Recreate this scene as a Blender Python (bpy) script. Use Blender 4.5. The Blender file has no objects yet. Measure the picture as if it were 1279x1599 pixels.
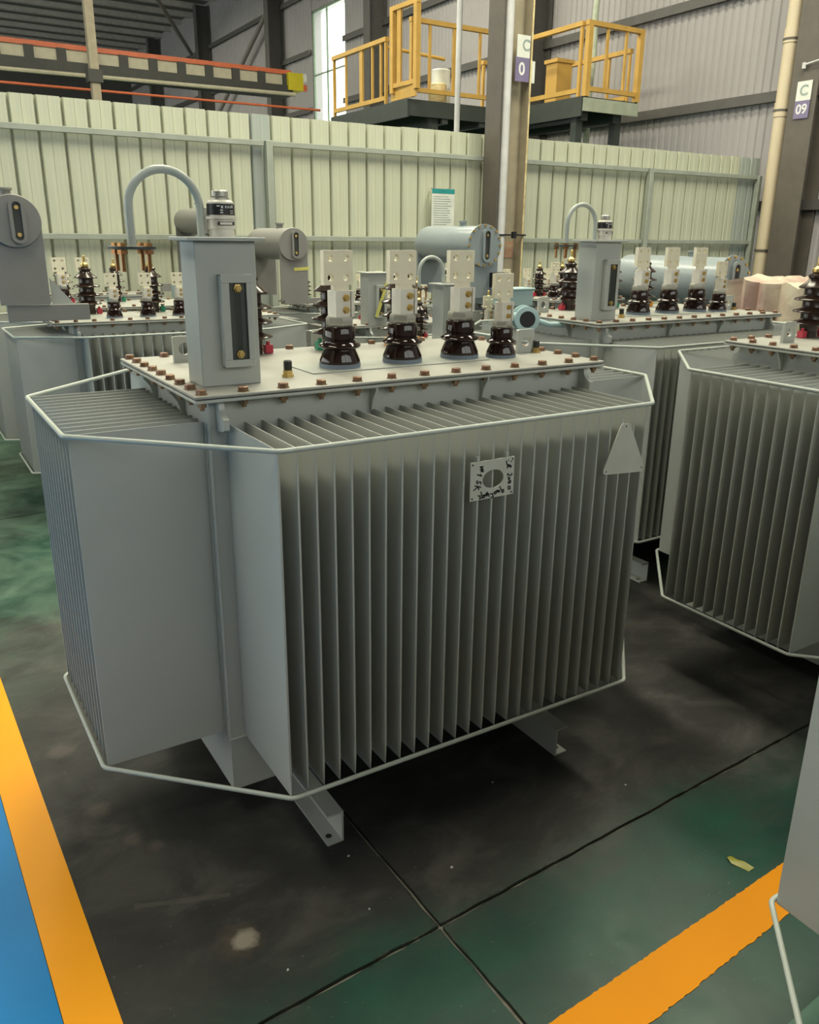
import bpy, bmesh, math, random
from mathutils import Vector, Matrix
random.seed(7)
PI = math.pi
sc = bpy.context.scene
col = sc.collection

# ------------------------------------------------------------------ camera
W, Hpx, F = 1279, 1599, 1290.36
yaw, pitch, roll = 0.5539, -0.3219, 0.0112
cam_d = bpy.data.cameras.new('camera')
cam_d.sensor_fit = 'VERTICAL'
cam_d.sensor_height = 24.0
cam_d.lens = F / Hpx * 24.0
cam_d.clip_start = 0.02
cam_d.clip_end = 300
cam = bpy.data.objects.new('camera', cam_d)
col.objects.link(cam)
cy_, sy_ = math.cos(yaw), math.sin(yaw)
cp_, sp_ = math.cos(pitch), math.sin(pitch)
fwd = Vector((sy_ * cp_, cy_ * cp_, sp_))
rgt = Vector((cy_, -sy_, 0))
up = rgt.cross(fwd)
r2 = rgt * math.cos(roll) + up * math.sin(roll)
u2 = -rgt * math.sin(roll) + up * math.cos(roll)
mw = Matrix((r2, u2, -fwd)).transposed().to_4x4()
mw.translation = Vector((-0.7413, -1.7986, 1.7698))
cam.matrix_world = mw
sc.camera = cam

# ------------------------------------------------------------------ world and light
wd = bpy.data.worlds.new('daylight')
sc.world = wd
wd.use_nodes = True
bg = wd.node_tree.nodes['Background']
bg.inputs[0].default_value = (0.95, 0.99, 0.93, 1)
bg.inputs[1].default_value = 3.5


def area(name, loc, sx, sy, power, color, rot=(0, 0, 0)):
    l = bpy.data.lights.new(name, 'AREA')
    l.shape = 'RECTANGLE'
    l.size, l.size_y = sx, sy
    l.energy = power * .8
    l.color = color
    o = bpy.data.objects.new(name, l)
    o.location = loc
    o.rotation_euler = rot
    col.objects.link(o)
    return o


WARM = (1.0, 0.96, 0.74)
for i, (x, y, p) in enumerate([(-3.5, 1.0, 480), (2.5, 4.0, 900), (7.5, 2.5, 900), (2.5, 12.0, 800), (7.5, 14.0, 600), (-4, 14, 500), (4, 28, 900), (-6, 32, 700)]):
    area('roof_light_%d' % (i + 1), (x, y, 9.6), 1.2, 6.0, p, WARM)

sc.view_settings.view_transform = 'Standard'
sc.view_settings.look = 'None'
sc.view_settings.exposure = 0.12
sc.view_settings.gamma = 1.0
sc.view_settings.use_curve_mapping = False
sc.cycles.use_denoising = True
sc.cycles.max_bounces = 6
sc.cycles.diffuse_bounces = 4


# ------------------------------------------------------------------ materials
def nodes_of(name):
    m = bpy.data.materials.new(name)
    m.use_nodes = True
    nt = m.node_tree
    return m, nt, nt.nodes['Principled BSDF']


def N(nt, kind, **kw):
    n = nt.nodes.new(kind)
    for k, v in kw.items():
        setattr(n, k, v)
    return n


def mat(name, c, rough=0.5, metal=0.0, var=0.08, scale=6.0, bump=0.0, c2=None, stretch=None, coat=0.0, spec=0.5, rvar=0.0):
    """painted or plain surface: two close tones broken up by noise, optional fine relief"""
    m, nt, b = nodes_of(name)
    tc = N(nt, 'ShaderNodeTexCoord')
    mp = N(nt, 'ShaderNodeMapping')
    nt.links.new(tc.outputs['Object'], mp.inputs['Vector'])
    if stretch:
        mp.inputs['Scale'].default_value = stretch
    nz = N(nt, 'ShaderNodeTexNoise')
    nz.inputs['Scale'].default_value = scale
    nz.inputs['Detail'].default_value = 5
    nt.links.new(mp.outputs[0], nz.inputs['Vector'])
    rp = N(nt, 'ShaderNodeValToRGB')
    rp.color_ramp.elements[0].position = 0.32
    rp.color_ramp.elements[1].position = 0.70
    d = c2 if c2 else tuple(max(0.0, v * (1 - 2 * var)) for v in c)
    rp.color_ramp.elements[0].color = (*d, 1)
    rp.color_ramp.elements[1].color = (*c, 1)
    nt.links.new(nz.outputs['Fac'], rp.inputs['Fac'])
    nt.links.new(rp.outputs['Color'], b.inputs['Base Color'])
    b.inputs['Roughness'].default_value = rough
    b.inputs['Metallic'].default_value = metal
    b.inputs['Specular IOR Level'].default_value = spec
    b.inputs['Coat Weight'].default_value = coat
    b.inputs['Coat Roughness'].default_value = 0.12
    if rvar:
        mr = N(nt, 'ShaderNodeMapRange')
        mr.inputs['To Min'].default_value = rough - rvar
        mr.inputs['To Max'].default_value = rough + rvar
        nt.links.new(nz.outputs['Fac'], mr.inputs['Value'])
        nt.links.new(mr.outputs[0], b.inputs['Roughness'])
    if bump:
        bp = N(nt, 'ShaderNodeBump')
        bp.inputs['Strength'].default_value = bump
        bp.inputs['Distance'].default_value = 0.004
        n2 = N(nt, 'ShaderNodeTexNoise')
        n2.inputs['Scale'].default_value = scale * 9
        nt.links.new(mp.outputs[0], n2.inputs['Vector'])
        nt.links.new(n2.outputs['Fac'], bp.inputs['Height'])
        nt.links.new(bp.outputs['Normal'], b.inputs['Normal'])
    return m


M = {}
M['paint'] = mat('grey_paint', (0.43, 0.445, 0.415), 0.34, var=0.04, scale=3.0, rvar=0.05)
M['paint_light'] = mat('grey_paint_rod', (0.44, 0.48, 0.445), 0.4, var=0.04)
M['cover'] = mat('grey_cover_paint', (0.36, 0.36, 0.325), 0.46, var=0.09, scale=5, rvar=0.08)
M['paint_warm'] = mat('warm_grey_paint', (0.235, 0.23, 0.215), 0.45, var=0.04)
M['paint_blue'] = mat('blue_grey_paint', (0.27, 0.315, 0.335), 0.3, var=0.04)
M['valve_blue'] = mat('pale_blue_paint', (0.42, 0.58, 0.60), 0.4, var=0.05)
M['gasket'] = mat('dark_gasket_rubber', (0.03, 0.034, 0.034), 0.8)
M['ring_blue'] = mat('blue_grey_gasket', (0.17, 0.21, 0.27), 0.6)
M['porcelain'] = mat('brown_porcelain', (0.022, 0.010, 0.008), 0.07, var=0.2, spec=0.45)
M['porcelain_dull'] = mat('dull_brown_porcelain', (0.045, 0.026, 0.020), 0.22, var=0.2, spec=0.4)
M['bolt'] = mat('passivated_bolt', (0.27, 0.185, 0.10), 0.36, 0.6, c2=(0.22, 0.11, 0.085), scale=40)
M['brass'] = mat('yellow_brass', (0.62, 0.44, 0.16), 0.3, 0.8)
M['copper'] = mat('copper_stud', (0.30, 0.13, 0.055), 0.28, 0.8, c2=(0.34, 0.19, 0.07), scale=30)
M['tinned'] = mat('tinned_copper', (0.82, 0.76, 0.59), 0.42, 0.1, var=0.06, scale=18)
M['clamp'] = mat('bare_clamp_alloy', (0.70, 0.67, 0.60), 0.45, 0.2, var=0.04, scale=30)
M['steel'] = mat('bare_steel', (0.52, 0.51, 0.46), 0.35, 0.7)
M['black'] = mat('black_plastic', (0.012, 0.012, 0.014), 0.45)
M['dark_slot'] = mat('dark_gauge_back', (0.05, 0.055, 0.05), 0.5)
M['white_print'] = mat('white_print', (0.75, 0.75, 0.75), 0.6)
M['pale_plate'] = mat('pale_zinc_plate', (0.52, 0.53, 0.47), 0.5, var=0.05, scale=14)
M['ink'] = mat('black_marker_ink', (0.012, 0.012, 0.014), 0.6)
M['tape'] = mat('yellow_paper_tape', (0.66, 0.62, 0.16), 0.6)
M['red'] = mat('red_cap', (0.55, 0.03, 0.06), 0.4)
M['green'] = mat('green_cap', (0.01, 0.28, 0.15), 0.4)
M['orange'] = mat('orange_cap', (0.85, 0.36, 0.02), 0.4)
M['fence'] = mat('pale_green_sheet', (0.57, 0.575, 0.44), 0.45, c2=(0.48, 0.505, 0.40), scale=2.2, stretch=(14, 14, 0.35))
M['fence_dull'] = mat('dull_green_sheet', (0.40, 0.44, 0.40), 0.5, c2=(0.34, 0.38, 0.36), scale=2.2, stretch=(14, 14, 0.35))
M['fence_rail'] = mat('grey_green_rail', (0.36, 0.39, 0.34), 0.5)
M['clad'] = mat('grey_cladding', (0.36, 0.34, 0.345), 0.55, var=0.05, scale=0.8)
M['girt'] = mat('dark_girt_steel', (0.10, 0.095, 0.09), 0.6)
M['column'] = mat('brown_grey_column', (0.115, 0.10, 0.085), 0.55, var=0.08)
M['column_web'] = mat('tan_grey_column_web', (0.36, 0.31, 0.22), 0.55, var=0.1)
M['edge_yellow'] = mat('worn_yellow_edge', (0.75, 0.66, 0.36), 0.5, c2=(0.50, 0.36, 0.18), scale=4, stretch=(1, 1, 3))
M['pipe_grey'] = mat('pale_grey_pipe', (0.62, 0.62, 0.62), 0.4)
M['pipe_tan'] = mat('tan_downpipe', (0.62, 0.52, 0.37), 0.5, var=0.05, scale=2)
M['pipe_green'] = mat('pale_green_hose', (0.50, 0.55, 0.42), 0.5, var=0.12, scale=9)
M['yellow'] = mat('yellow_guard_paint', (0.60, 0.36, 0.085), 0.45, var=0.08, scale=5)
M['deck'] = mat('dark_green_steel', (0.04, 0.05, 0.045), 0.5)
M['deck_end'] = mat('pale_green_channel', (0.42, 0.46, 0.36), 0.5, var=0.1)
M['roof'] = mat('dark_roof_sheet', (0.17, 0.155, 0.15), 0.7)
M['purlin'] = mat('grey_purlin', (0.62, 0.58, 0.55), 0.6)
M['truss'] = mat('grey_truss', (0.22, 0.20, 0.18), 0.6)
M['crane_dark'] = mat('dark_crane_steel', (0.05, 0.05, 0.045), 0.6)
M['crane_panel'] = mat('cream_crane_web', (0.52, 0.48, 0.36), 0.5)
M['crane_red'] = mat('red_orange_rail', (0.65, 0.15, 0.06), 0.5)
M['sign_white'] = mat('white_sign_board', (0.72, 0.74, 0.68), 0.5)
M['sign_teal'] = mat('teal_sign_band', (0.02, 0.28, 0.28), 0.5)
M['sign_purple'] = mat('purple_grey_sign', (0.20, 0.17, 0.30), 0.5)
M['grey_print'] = mat('grey_print', (0.30, 0.36, 0.34), 0.6)
M['film'] = mat('creamy_plastic_film', (0.68, 0.61, 0.46), 0.3, c2=(0.42, 0.28, 0.24), scale=3.5, bump=0.8)
M['red_lead'] = mat('red_oxide_paint', (0.36, 0.07, 0.05), 0.5)
M['window_frame'] = mat('green_window_frame', (0.25, 0.33, 0.24), 0.5)
M['orange_line'] = mat('orange_floor_paint', (0.92, 0.37, 0.008), 0.45, var=0.03, scale=3, spec=.25)
M['orange_line_dark'] = mat('deep_orange_floor_paint', (0.66, 0.24, 0.0), 0.6, var=0.03, scale=3, spec=.15)
M['blue_zone'] = mat('blue_floor_paint', (0.010, 0.215, 0.56), 0.4, var=0.05, scale=3, spec=.25)
M['debris'] = mat('pale_chips', (0.55, 0.56, 0.5), 0.7)
M['yellow_tape_scrap'] = mat('olive_tape_scrap', (0.24, 0.23, 0.015), 0.4)
M['concrete'] = mat('bare_concrete_spot', (0.27, 0.25, 0.21), 0.8, var=0.2, scale=30)


def glass(name, tint, rough=0.05, alpha=0.35):
    m, nt, b = nodes_of(name)
    b.inputs['Base Color'].default_value = (*tint, 1)
    b.inputs['Roughness'].default_value = rough
    b.inputs['Transmission Weight'].default_value = 1.0
    b.inputs['IOR'].default_value = 1.05
    return m


M['gauge_glass'] = glass('gauge_glass_tube', (0.75, 0.78, 0.74))
M['pane'] = glass('window_pane', (0.97, 1.0, 0.94), 0.2)


def floor_material():
    m, nt, b = nodes_of('worn_green_epoxy')
    L = nt.links.new
    geo = N(nt, 'ShaderNodeNewGeometry')
    pos = geo.outputs['Position']

    def noise(scale, detail=6, rough=0.55, st=(1, 1, 1), rot=0.0, dist=0.0):
        mp = N(nt, 'ShaderNodeMapping')
        mp.inputs['Scale'].default_value = st
        mp.inputs['Rotation'].default_value = (0, 0, rot)
        L(pos, mp.inputs['Vector'])
        n = N(nt, 'ShaderNodeTexNoise')
        n.inputs['Scale'].default_value = scale
        n.inputs['Detail'].default_value = detail
        n.inputs['Roughness'].default_value = rough
        n.inputs['Distortion'].default_value = dist
        L(mp.outputs[0], n.inputs['Vector'])
        return n.outputs['Fac']

    def math_(op, a, bb, c=None, clamp=False):
        n = N(nt, 'ShaderNodeMath', operation=op, use_clamp=clamp)
        for i, v in enumerate((a, bb, c)):
            if v is None:
                continue
            if isinstance(v, (int, float)):
                n.inputs[i].default_value = v
            else:
                L(v, n.inputs[i])
        return n.outputs[0]

    def ramp(fac, stops):
        r = N(nt, 'ShaderNodeValToRGB')
        e = r.color_ramp.elements
        while len(e) < len(stops):
            e.new(0.5)
        for el, (p, c) in zip(e, stops):
            el.position = p
            el.color = c if len(c) == 4 else (*c, 1)
        L(fac, r.inputs['Fac'])
        return r.outputs['Color']

    def mix(f, a, bb):
        n = N(nt, 'ShaderNodeMix', data_type='RGBA')
        for k, v in (('A', a), ('B', bb)):
            sock = [s for s in n.inputs if s.name == k and s.type == 'RGBA'][0]
            if isinstance(v, tuple):
                sock.default_value = (*v, 1)
            else:
                L(v, sock)
        if isinstance(f, (int, float)):
            n.inputs['Factor'].default_value = f
        else:
            L(f, n.inputs['Factor'])
        return [s for s in n.outputs if s.type == 'RGBA'][0]

    sx = N(nt, 'ShaderNodeSeparateXYZ')
    L(pos, sx.inputs[0])
    X, Y = sx.outputs['X'], sx.outputs['Y']
    # worn tyre-black bay around the middle machine: an elongated patch with a torn edge
    big = noise(1.3, 5, 0.6, (1, 1, 1), 0.3, 0.4)
    fine = noise(9, 6, 0.65)
    dx = math_('MULTIPLY', math_('ABSOLUTE', math_('SUBTRACT', X, 0.75), 0), 1 / 2.3)
    dy = math_('MULTIPLY', math_('ABSOLUTE', math_('SUBTRACT', Y, 0.98), 0), 1 / 1.42)
    dd = math_('MAXIMUM', math_('POWER', dx, 1.0), dy)
    e = math_('ADD', dd, math_('MULTIPLY', math_('SUBTRACT', big, 0.5), 0.42))
    e = math_('ADD', e, math_('MULTIPLY', math_('SUBTRACT', fine, 0.5), 0.16))
    worn = N(nt, 'ShaderNodeMapRange', interpolation_type='SMOOTHSTEP')
    worn.inputs['From Min'].default_value = 0.80
    worn.inputs['From Max'].default_value = 1.08
    worn.inputs['To Min'].default_value = 1.0
    worn.inputs['To Max'].default_value = 0.0
    L(e, worn.inputs['Value'])
    green = ramp(noise(2.2, 6, 0.6, (1, 1, 1), 0.0, 0.3), [(0.3, (0.007, 0.024, 0.019)), (0.52, (0.009, 0.046, 0.032)), (0.75, (0.014, 0.068, 0.047))])
    smear = noise(3.0, 6, 0.65, (0.7, 4.0, 1), 0.5, 0.2)
    green = mix(math_('MULTIPLY', ramp(smear, [(0.52, (0, 0, 0)), (0.72, (1, 1, 1))]), 0.5), green, (0.035, 0.040, 0.036))
    grey = ramp(noise(3.2, 7, 0.62, (1, 1.4, 1), 0.4, 0.5), [(0.28, (0.020, 0.0195, 0.019)), (0.5, (0.036, 0.0355, 0.034)), (0.72, (0.078, 0.075, 0.069))])
    c = mix(worn.outputs[0], green, grey)
    scr = noise(5, 3, 0.5, (1.5, 40, 1), 0.35)
    c = mix(math_('MULTIPLY', ramp(scr, [(0.67, (0, 0, 0)), (0.74, (1, 1, 1))]), 0.16), c, (0.16, 0.16, 0.14))
    spk = noise(60, 2, 0.5)
    c = mix(math_('MULTIPLY', ramp(spk, [(0.70, (0, 0, 0)), (0.76, (1, 1, 1))]), 0.3), c, (0.2, 0.19, 0.16))
    # worn-through concrete spot with a stained rim
    def spot(cx, cy, r0, r1):
        q = math_('ADD', math_('POWER', math_('SUBTRACT', X, cx), 2.0), math_('POWER', math_('SUBTRACT', Y, cy), 2.0))
        q = math_('ADD', math_('SQRT', q, 0), math_('MULTIPLY', math_('SUBTRACT', noise(28, 4, .6), .5), r1 * .9))
        m_ = N(nt, 'ShaderNodeMapRange')
        m_.inputs['From Min'].default_value = r0
        m_.inputs['From Max'].default_value = r1
        m_.inputs['To Min'].default_value = 1.0
        m_.inputs['To Max'].default_value = 0.0
        L(q, m_.inputs['Value'])
        return m_.outputs[0]
    c = mix(math_('MULTIPLY', spot(-.215, -.115, .03, .075), .5), c, (0.10, 0.075, 0.055))
    c = mix(math_('MULTIPLY', spot(-.198, -.118, .022, .040), .85), c, (0.30, 0.27, 0.22))
    for (cx, cy, r) in ((-.42, .62, .05), (-.36, .42, .035), (-.46, 1.02, .06), (-.30, .36, .03)):
        c = mix(math_('MULTIPLY', spot(cx, cy, r * .4, r), .35), c, (0.16, 0.13, 0.11))
    # long pale scrape
    al = math_('ADD', math_('MULTIPLY', math_('SUBTRACT', X, -.30), .933), math_('MULTIPLY', math_('SUBTRACT', Y, .10), -.36))
    ac = math_('ABSOLUTE', math_('ADD', math_('MULTIPLY', math_('SUBTRACT', X, -.30), .36), math_('MULTIPLY', math_('SUBTRACT', Y, .10), .933)), 0)
    sm = math_('MULTIPLY', math_('LESS_THAN', math_('ABSOLUTE', al, 0), .13), math_('LESS_THAN', math_('ADD', ac, math_('MULTIPLY', fine, .03)), .024))
    c = mix(math_('MULTIPLY', math_('MULTIPLY', sm, fine), .42), c, (0.16, 0.15, 0.12))
    # crumbled pale edges along the two joints
    jx = math_('ABSOLUTE', math_('ADD', math_('SUBTRACT', X, .27), math_('MULTIPLY', math_('ADD', Y, .34), .024)), 0)
    jy = math_('ABSOLUTE', math_('SUBTRACT', math_('ADD', Y, .345), math_('MULTIPLY', math_('SUBTRACT', X, .27), .05)), 0)
    jd = math_('ADD', math_('MINIMUM', jx, jy), math_('MULTIPLY', math_('SUBTRACT', noise(45, 4, .6), .5), .03))
    jm = math_('MULTIPLY', math_('LESS_THAN', jd, .0065), ramp(noise(7, 3, .5), [(.52, (0, 0, 0)), (.62, (1, 1, 1))]))
    c = mix(math_('MULTIPLY', jm, .5), c, (0.26, 0.27, 0.22))
    jk = math_('LESS_THAN', math_('ADD', jd, .004), .012)
    c = mix(math_('MULTIPLY', jk, .55), c, (0.015, 0.016, 0.014))
    # floor glare painted into the colour: paler green along the left
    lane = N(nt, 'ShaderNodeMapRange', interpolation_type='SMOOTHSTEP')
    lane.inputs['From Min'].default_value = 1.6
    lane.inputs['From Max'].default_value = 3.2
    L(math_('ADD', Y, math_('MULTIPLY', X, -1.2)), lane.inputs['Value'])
    glare_noise = ramp(noise(3.5, 6, .65, (1, 1, 1), .6, .6), [(.35, (0, 0, 0)), (.75, (1, 1, 1))])
    c = mix(math_('MULTIPLY', math_('MULTIPLY', lane.outputs[0], glare_noise), .62), c, (0.17, 0.27, 0.20))
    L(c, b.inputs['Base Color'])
    rr = N(nt, 'ShaderNodeMapRange')
    rr.inputs['To Min'].default_value = 0.22
    rr.inputs['To Max'].default_value = 0.52
    L(fine, rr.inputs['Value'])
    ro = math_('ADD', rr.outputs[0], math_('MULTIPLY', worn.outputs[0], 0.16))
    L(ro, b.inputs['Roughness'])
    b.inputs['Specular IOR Level'].default_value = 0.24
    bp = N(nt, 'ShaderNodeBump')
    bp.inputs['Strength'].default_value = 0.15
    bp.inputs['Distance'].default_value = 0.003
    L(noise(25, 4), bp.inputs['Height'])
    L(bp.outputs['Normal'], b.inputs['Normal'])
    return m


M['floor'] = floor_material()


# ------------------------------------------------------------------ mesh helpers
class MB:
    def __init__(s):
        s.v, s.f = [], []

    def add(s, vs, fs, mtx=None):
        o = len(s.v)
        for p in vs:
            p = Vector(p)
            s.v.append(tuple(mtx @ p if mtx else p))
        s.f += [tuple(i + o for i in f) for f in fs]
        return s

    def box(s, x0, x1, y0, y1, z0, z1, mtx=None):
        return s.add([(x0, y0, z0), (x1, y0, z0), (x1, y1, z0), (x0, y1, z0), (x0, y0, z1), (x1, y0, z1), (x1, y1, z1), (x0, y1, z1)],
                     [(3, 2, 1, 0), (4, 5, 6, 7), (0, 1, 5, 4), (1, 2, 6, 5), (2, 3, 7, 6), (3, 0, 4, 7)], mtx)

    def lathe(s, prof, seg=24, mtx=None, a0=0.0):
        """prof = [(r, z)] from bottom to top, capped"""
        vs, fs = [], []
        for r, z in prof:
            for k in range(seg):
                a = 2 * PI * k / seg + a0
                vs.append((r * math.cos(a), r * math.sin(a), z))
        n = len(prof)
        for i in range(n - 1):
            for k in range(seg):
                k2 = (k + 1) % seg
                fs.append((i * seg + k, i * seg + k2, (i + 1) * seg + k2, (i + 1) * seg + k))
        fs.append(tuple(range(seg - 1, -1, -1)))
        fs.append(tuple((n - 1) * seg + k for k in range(seg)))
        return s.add(vs, fs, mtx)

    def cyl(s, p0, p1, r, seg=12, r1=None):
        p0, p1 = Vector(p0), Vector(p1)
        d = p1 - p0
        q = d.to_track_quat('Z', 'Y').to_matrix().to_4x4()
        q.translation = p0
        return s.lathe([(r, 0), (r1 if r1 is not None else r, d.length)], seg, q)

    def prism(s, poly, t, mtx=None, hole=None):
        """poly in XZ, extruded from y=0 to y=t; hole = same-count inner loop"""
        n = len(poly)
        if not hole:
            vs = [(x, 0, z) for x, z in poly] + [(x, t, z) for x, z in poly]
            fs = [tuple(range(n)), tuple(range(2 * n - 1, n - 1, -1))]
            fs += [(i, i + n, (i + 1) % n + n, (i + 1) % n) for i in range(n)]
        else:
            vs = [(x, 0, z) for x, z in poly] + [(x, 0, z) for x, z in hole] + [(x, t, z) for x, z in poly] + [(x, t, z) for x, z in hole]
            fs = []
            for i in range(n):
                j = (i + 1) % n
                fs += [(i, j, n + j, n + i), (2 * n + j, 2 * n + i, 3 * n + i, 3 * n + j), (j, i, 2 * n + i, 2 * n + j), (n + i, n + j, 3 * n + j, 3 * n + i)]
        return s.add(vs, fs, mtx)

    def tube(s, path, r, seg=10, closed=False):
        path = [Vector(p) for p in path]
        n = len(path)
        vs, fs = [], []
        upv = None
        for i, p in enumerate(path):
            if closed:
                t = (path[(i + 1) % n] - path[i]).normalized() + (path[i] - path[i - 1]).normalized()
            else:
                t = (path[min(i + 1, n - 1)] - path[max(i - 1, 0)])
            t.normalize()
            if upv is None:
                upv = Vector((0, 0, 1)) if abs(t.z) < 0.9 else Vector((0, 1, 0))
            a = t.cross(upv).normalized()
            bb = a.cross(t).normalized()
            upv = bb
            sc_ = 1.0
            if closed or 0 < i < n - 1:
                d0 = (path[i] - path[i - 1]).normalized()
                sc_ = 1 / max(0.6, d0.dot(t))
            for k in range(seg):
                an = 2 * PI * k / seg
                vs.append(p + a * (r * sc_ * math.cos(an)) + bb * (r * math.sin(an)))
        m = n if closed else n - 1
        for i in range(m):
            j = (i + 1) % n
            for k in range(seg):
                k2 = (k + 1) % seg
                fs.append((i * seg + k, i * seg + k2, j * seg + k2, j * seg + k))
        if not closed:
            fs.append(tuple(range(seg - 1, -1, -1)))
            fs.append(tuple((n - 1) * seg + k for k in range(seg)))
        return s.add(vs, fs)

    def mesh(s, name, m, smooth=True, angle=35):
        me = bpy.data.meshes.new(name)
        me.from_pydata(s.v, [], s.f)
        bm = bmesh.new()
        bm.from_mesh(me)
        bmesh.ops.recalc_face_normals(bm, faces=bm.faces)
        bm.to_mesh(me)
        bm.free()
        me.materials.append(m)
        if smooth:
            me.shade_smooth()
            me.set_sharp_from_angle(angle=math.radians(angle))
        return me


def put(name, me, parent=None, loc=(0, 0, 0), rot=None):
    o = bpy.data.objects.new(name, me)
    col.objects.link(o)
    o.location = loc
    if rot:
        o.rotation_euler = rot
    if parent:
        o.parent = parent
    return o


def obj(name, mb, m, parent=None, loc=(0, 0, 0), rot=None, bev=0, angle=35):
    o = put(name, mb.mesh(name, m, angle=angle), parent, loc, rot)
    if bev:
        b = o.modifiers.new('bevel', 'BEVEL')
        b.width = bev
        b.segments = 2
        b.limit_method = 'ANGLE'
    return o


def tag(o, label=None, cat=None, group=None, kind=None):
    if label:
        o['label'] = label
    if cat:
        o['category'] = cat
    if group:
        o['group'] = group
    if kind:
        o['kind'] = kind
    return o


def empty(name, loc=(0, 0, 0), rz=0):
    o = bpy.data.objects.new(name, None)
    col.objects.link(o)
    o.location = loc
    o.rotation_euler = (0, 0, rz)
    o.empty_display_size = 0.1
    return o


def copy_tree(o, parent=None, skip=()):
    c = o.copy()
    col.objects.link(c)
    c.parent = parent
    for ch in o.children:
        if ch.name.split('.')[0] not in skip:
            copy_tree(ch, c, skip)
    return c


def circle(cx, cz, r, n, rz=None):
    rz = rz or r
    return [(cx + r * math.cos(2 * PI * k / n), cz + rz * math.sin(2 * PI * k / n)) for k in range(n)]


def rect_loop(x0, x1, z0, z1, cx, cz, n):
    """n points on the rectangle border along the same angles as circle()"""
    out = []
    for k in range(n):
        a = 2 * PI * k / n
        dx, dz = math.cos(a), math.sin(a)
        t = 1e9
        if dx > 1e-6: t = min(t, (x1 - cx) / dx)
        if dx < -1e-6: t = min(t, (x0 - cx) / dx)
        if dz > 1e-6: t = min(t, (z1 - cz) / dz)
        if dz < -1e-6: t = min(t, (z0 - cz) / dz)
        out.append((cx + dx * t, cz + dz * t))
    return out


# ------------------------------------------------------------------ the setting
RW = 11.6      # x of the long right-hand wall
fl = obj('floor', MB().box(-22, RW + .4, -10, 46, -0.30, -0.012), M['concrete'])
tag(fl, kind='structure')
xs = [-21.8, -12.35, -8.12, -3.9, 0.27, 4.45, 8.6, RW + .35]
ys = [-9.9, -4.5, -0.345, 3.93, 8.15, 12.4, 20.0, 32.0, 45.9]
g = 0.005
jag = lambda: random.uniform(-.004, .004)
for i in range(len(xs) - 1):
    for j in range(len(ys) - 1):
        mb = MB()
        x0, x1, y0, y1 = xs[i] + g, xs[i + 1] - g, ys[j] + g, ys[j + 1] - g
        poly = []
        n = 60
        for k in range(n): poly.append((x0 + (x1 - x0) * k / n, y0 + jag() * .8))
        for k in range(n): poly.append((x1 + jag() * .8, y0 + (y1 - y0) * k / n))
        for k in range(n): poly.append((x1 - (x1 - x0) * k / n, y1 + jag() * .8))
        for k in range(n): poly.append((x0 + jag() * .8, y1 - (y1 - y0) * k / n))
        # the slabs run a few degrees off the machines' axes
        poly = [(x + -0.024 * (y + .34), y + 0.050 * (x - .27)) for x, y in poly]
        q = len(poly)
        mb.add([(x, y, -0.0119) for x, y in poly] + [(x, y, 0) for x, y in poly],
               [tuple(range(q)), tuple(range(q, 2 * q))] + [(a, (a + 1) % q, (a + 1) % q + q, a + q) for a in range(q)])
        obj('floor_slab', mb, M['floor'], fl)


def strip(name, pts, m, z=0.0018):
    n = len(pts)
    mb = MB().add([(x, y, 0.0002) for x, y in pts] + [(x, y, z) for x, y in pts],
                  [tuple(range(n)), tuple(range(n, 2 * n))] + [(a, (a + 1) % n, (a + 1) % n + n, a + n) for a in range(n)])
    return obj(name, mb, m, fl)


def ragged(p, q, n, amp):
    return [(p[0] + (q[0] - p[0]) * k / n + random.uniform(-amp, amp) * .3, p[1] + (q[1] - p[1]) * k / n + random.uniform(-amp, amp)) for k in range(n + 1)]


a0, a1 = (-0.534 + .0036 * 8, -0.204 - 1.2), (-0.69, 6.0)
strip('painted_line', [(-0.502, -1.5), (-0.53, -0.35), (-0.585, 1.72), (-0.66, 5.0), (-0.775, 5.0), (-0.699, 1.72), (-0.652, -0.15), (-0.63, -1.5)], M['orange_line'])
strip('painted_zone', [(-0.632, -1.5), (-0.654, -0.15), (-0.701, 1.72), (-0.777, 5.0), (-9, 5.3), (-9, -1.8)], M['blue_zone'], 0.0012)
up_e = ragged((-0.52, -0.766), (1.75, -0.652), 220, .0016)
lo_e = ragged((1.75, -0.762), (-0.515, -0.920), 220, .0028)
strip('painted_line', up_e + lo_e, M['orange_line_dark'])
strip('painted_zone', [(.78, -1.02), (2.6, -.90), (2.6, -2.4), (.78, -2.4)], mat('fresh_green_paint', (0.009, 0.095, 0.058), .4, var=.12, scale=4), 0.0012)
ceil = obj('ceiling', MB().box(-22, RW + .4, -10, 46, 10.25, 10.45), M['roof'])
tag(ceil, kind='structure')
pm = MB().box(-22, RW, -.11, .11, 0, .17).mesh('purlin', M['purlin'])
for k in range(30):
    put('purlin', pm, ceil, (0, 2 + k * 1.45, 10.08))
wb = obj('wall_back', MB().box(-22, RW + .4, 45.6, 46, 0, 10.3), M['girt'])
tag(wb, kind='structure')

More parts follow.
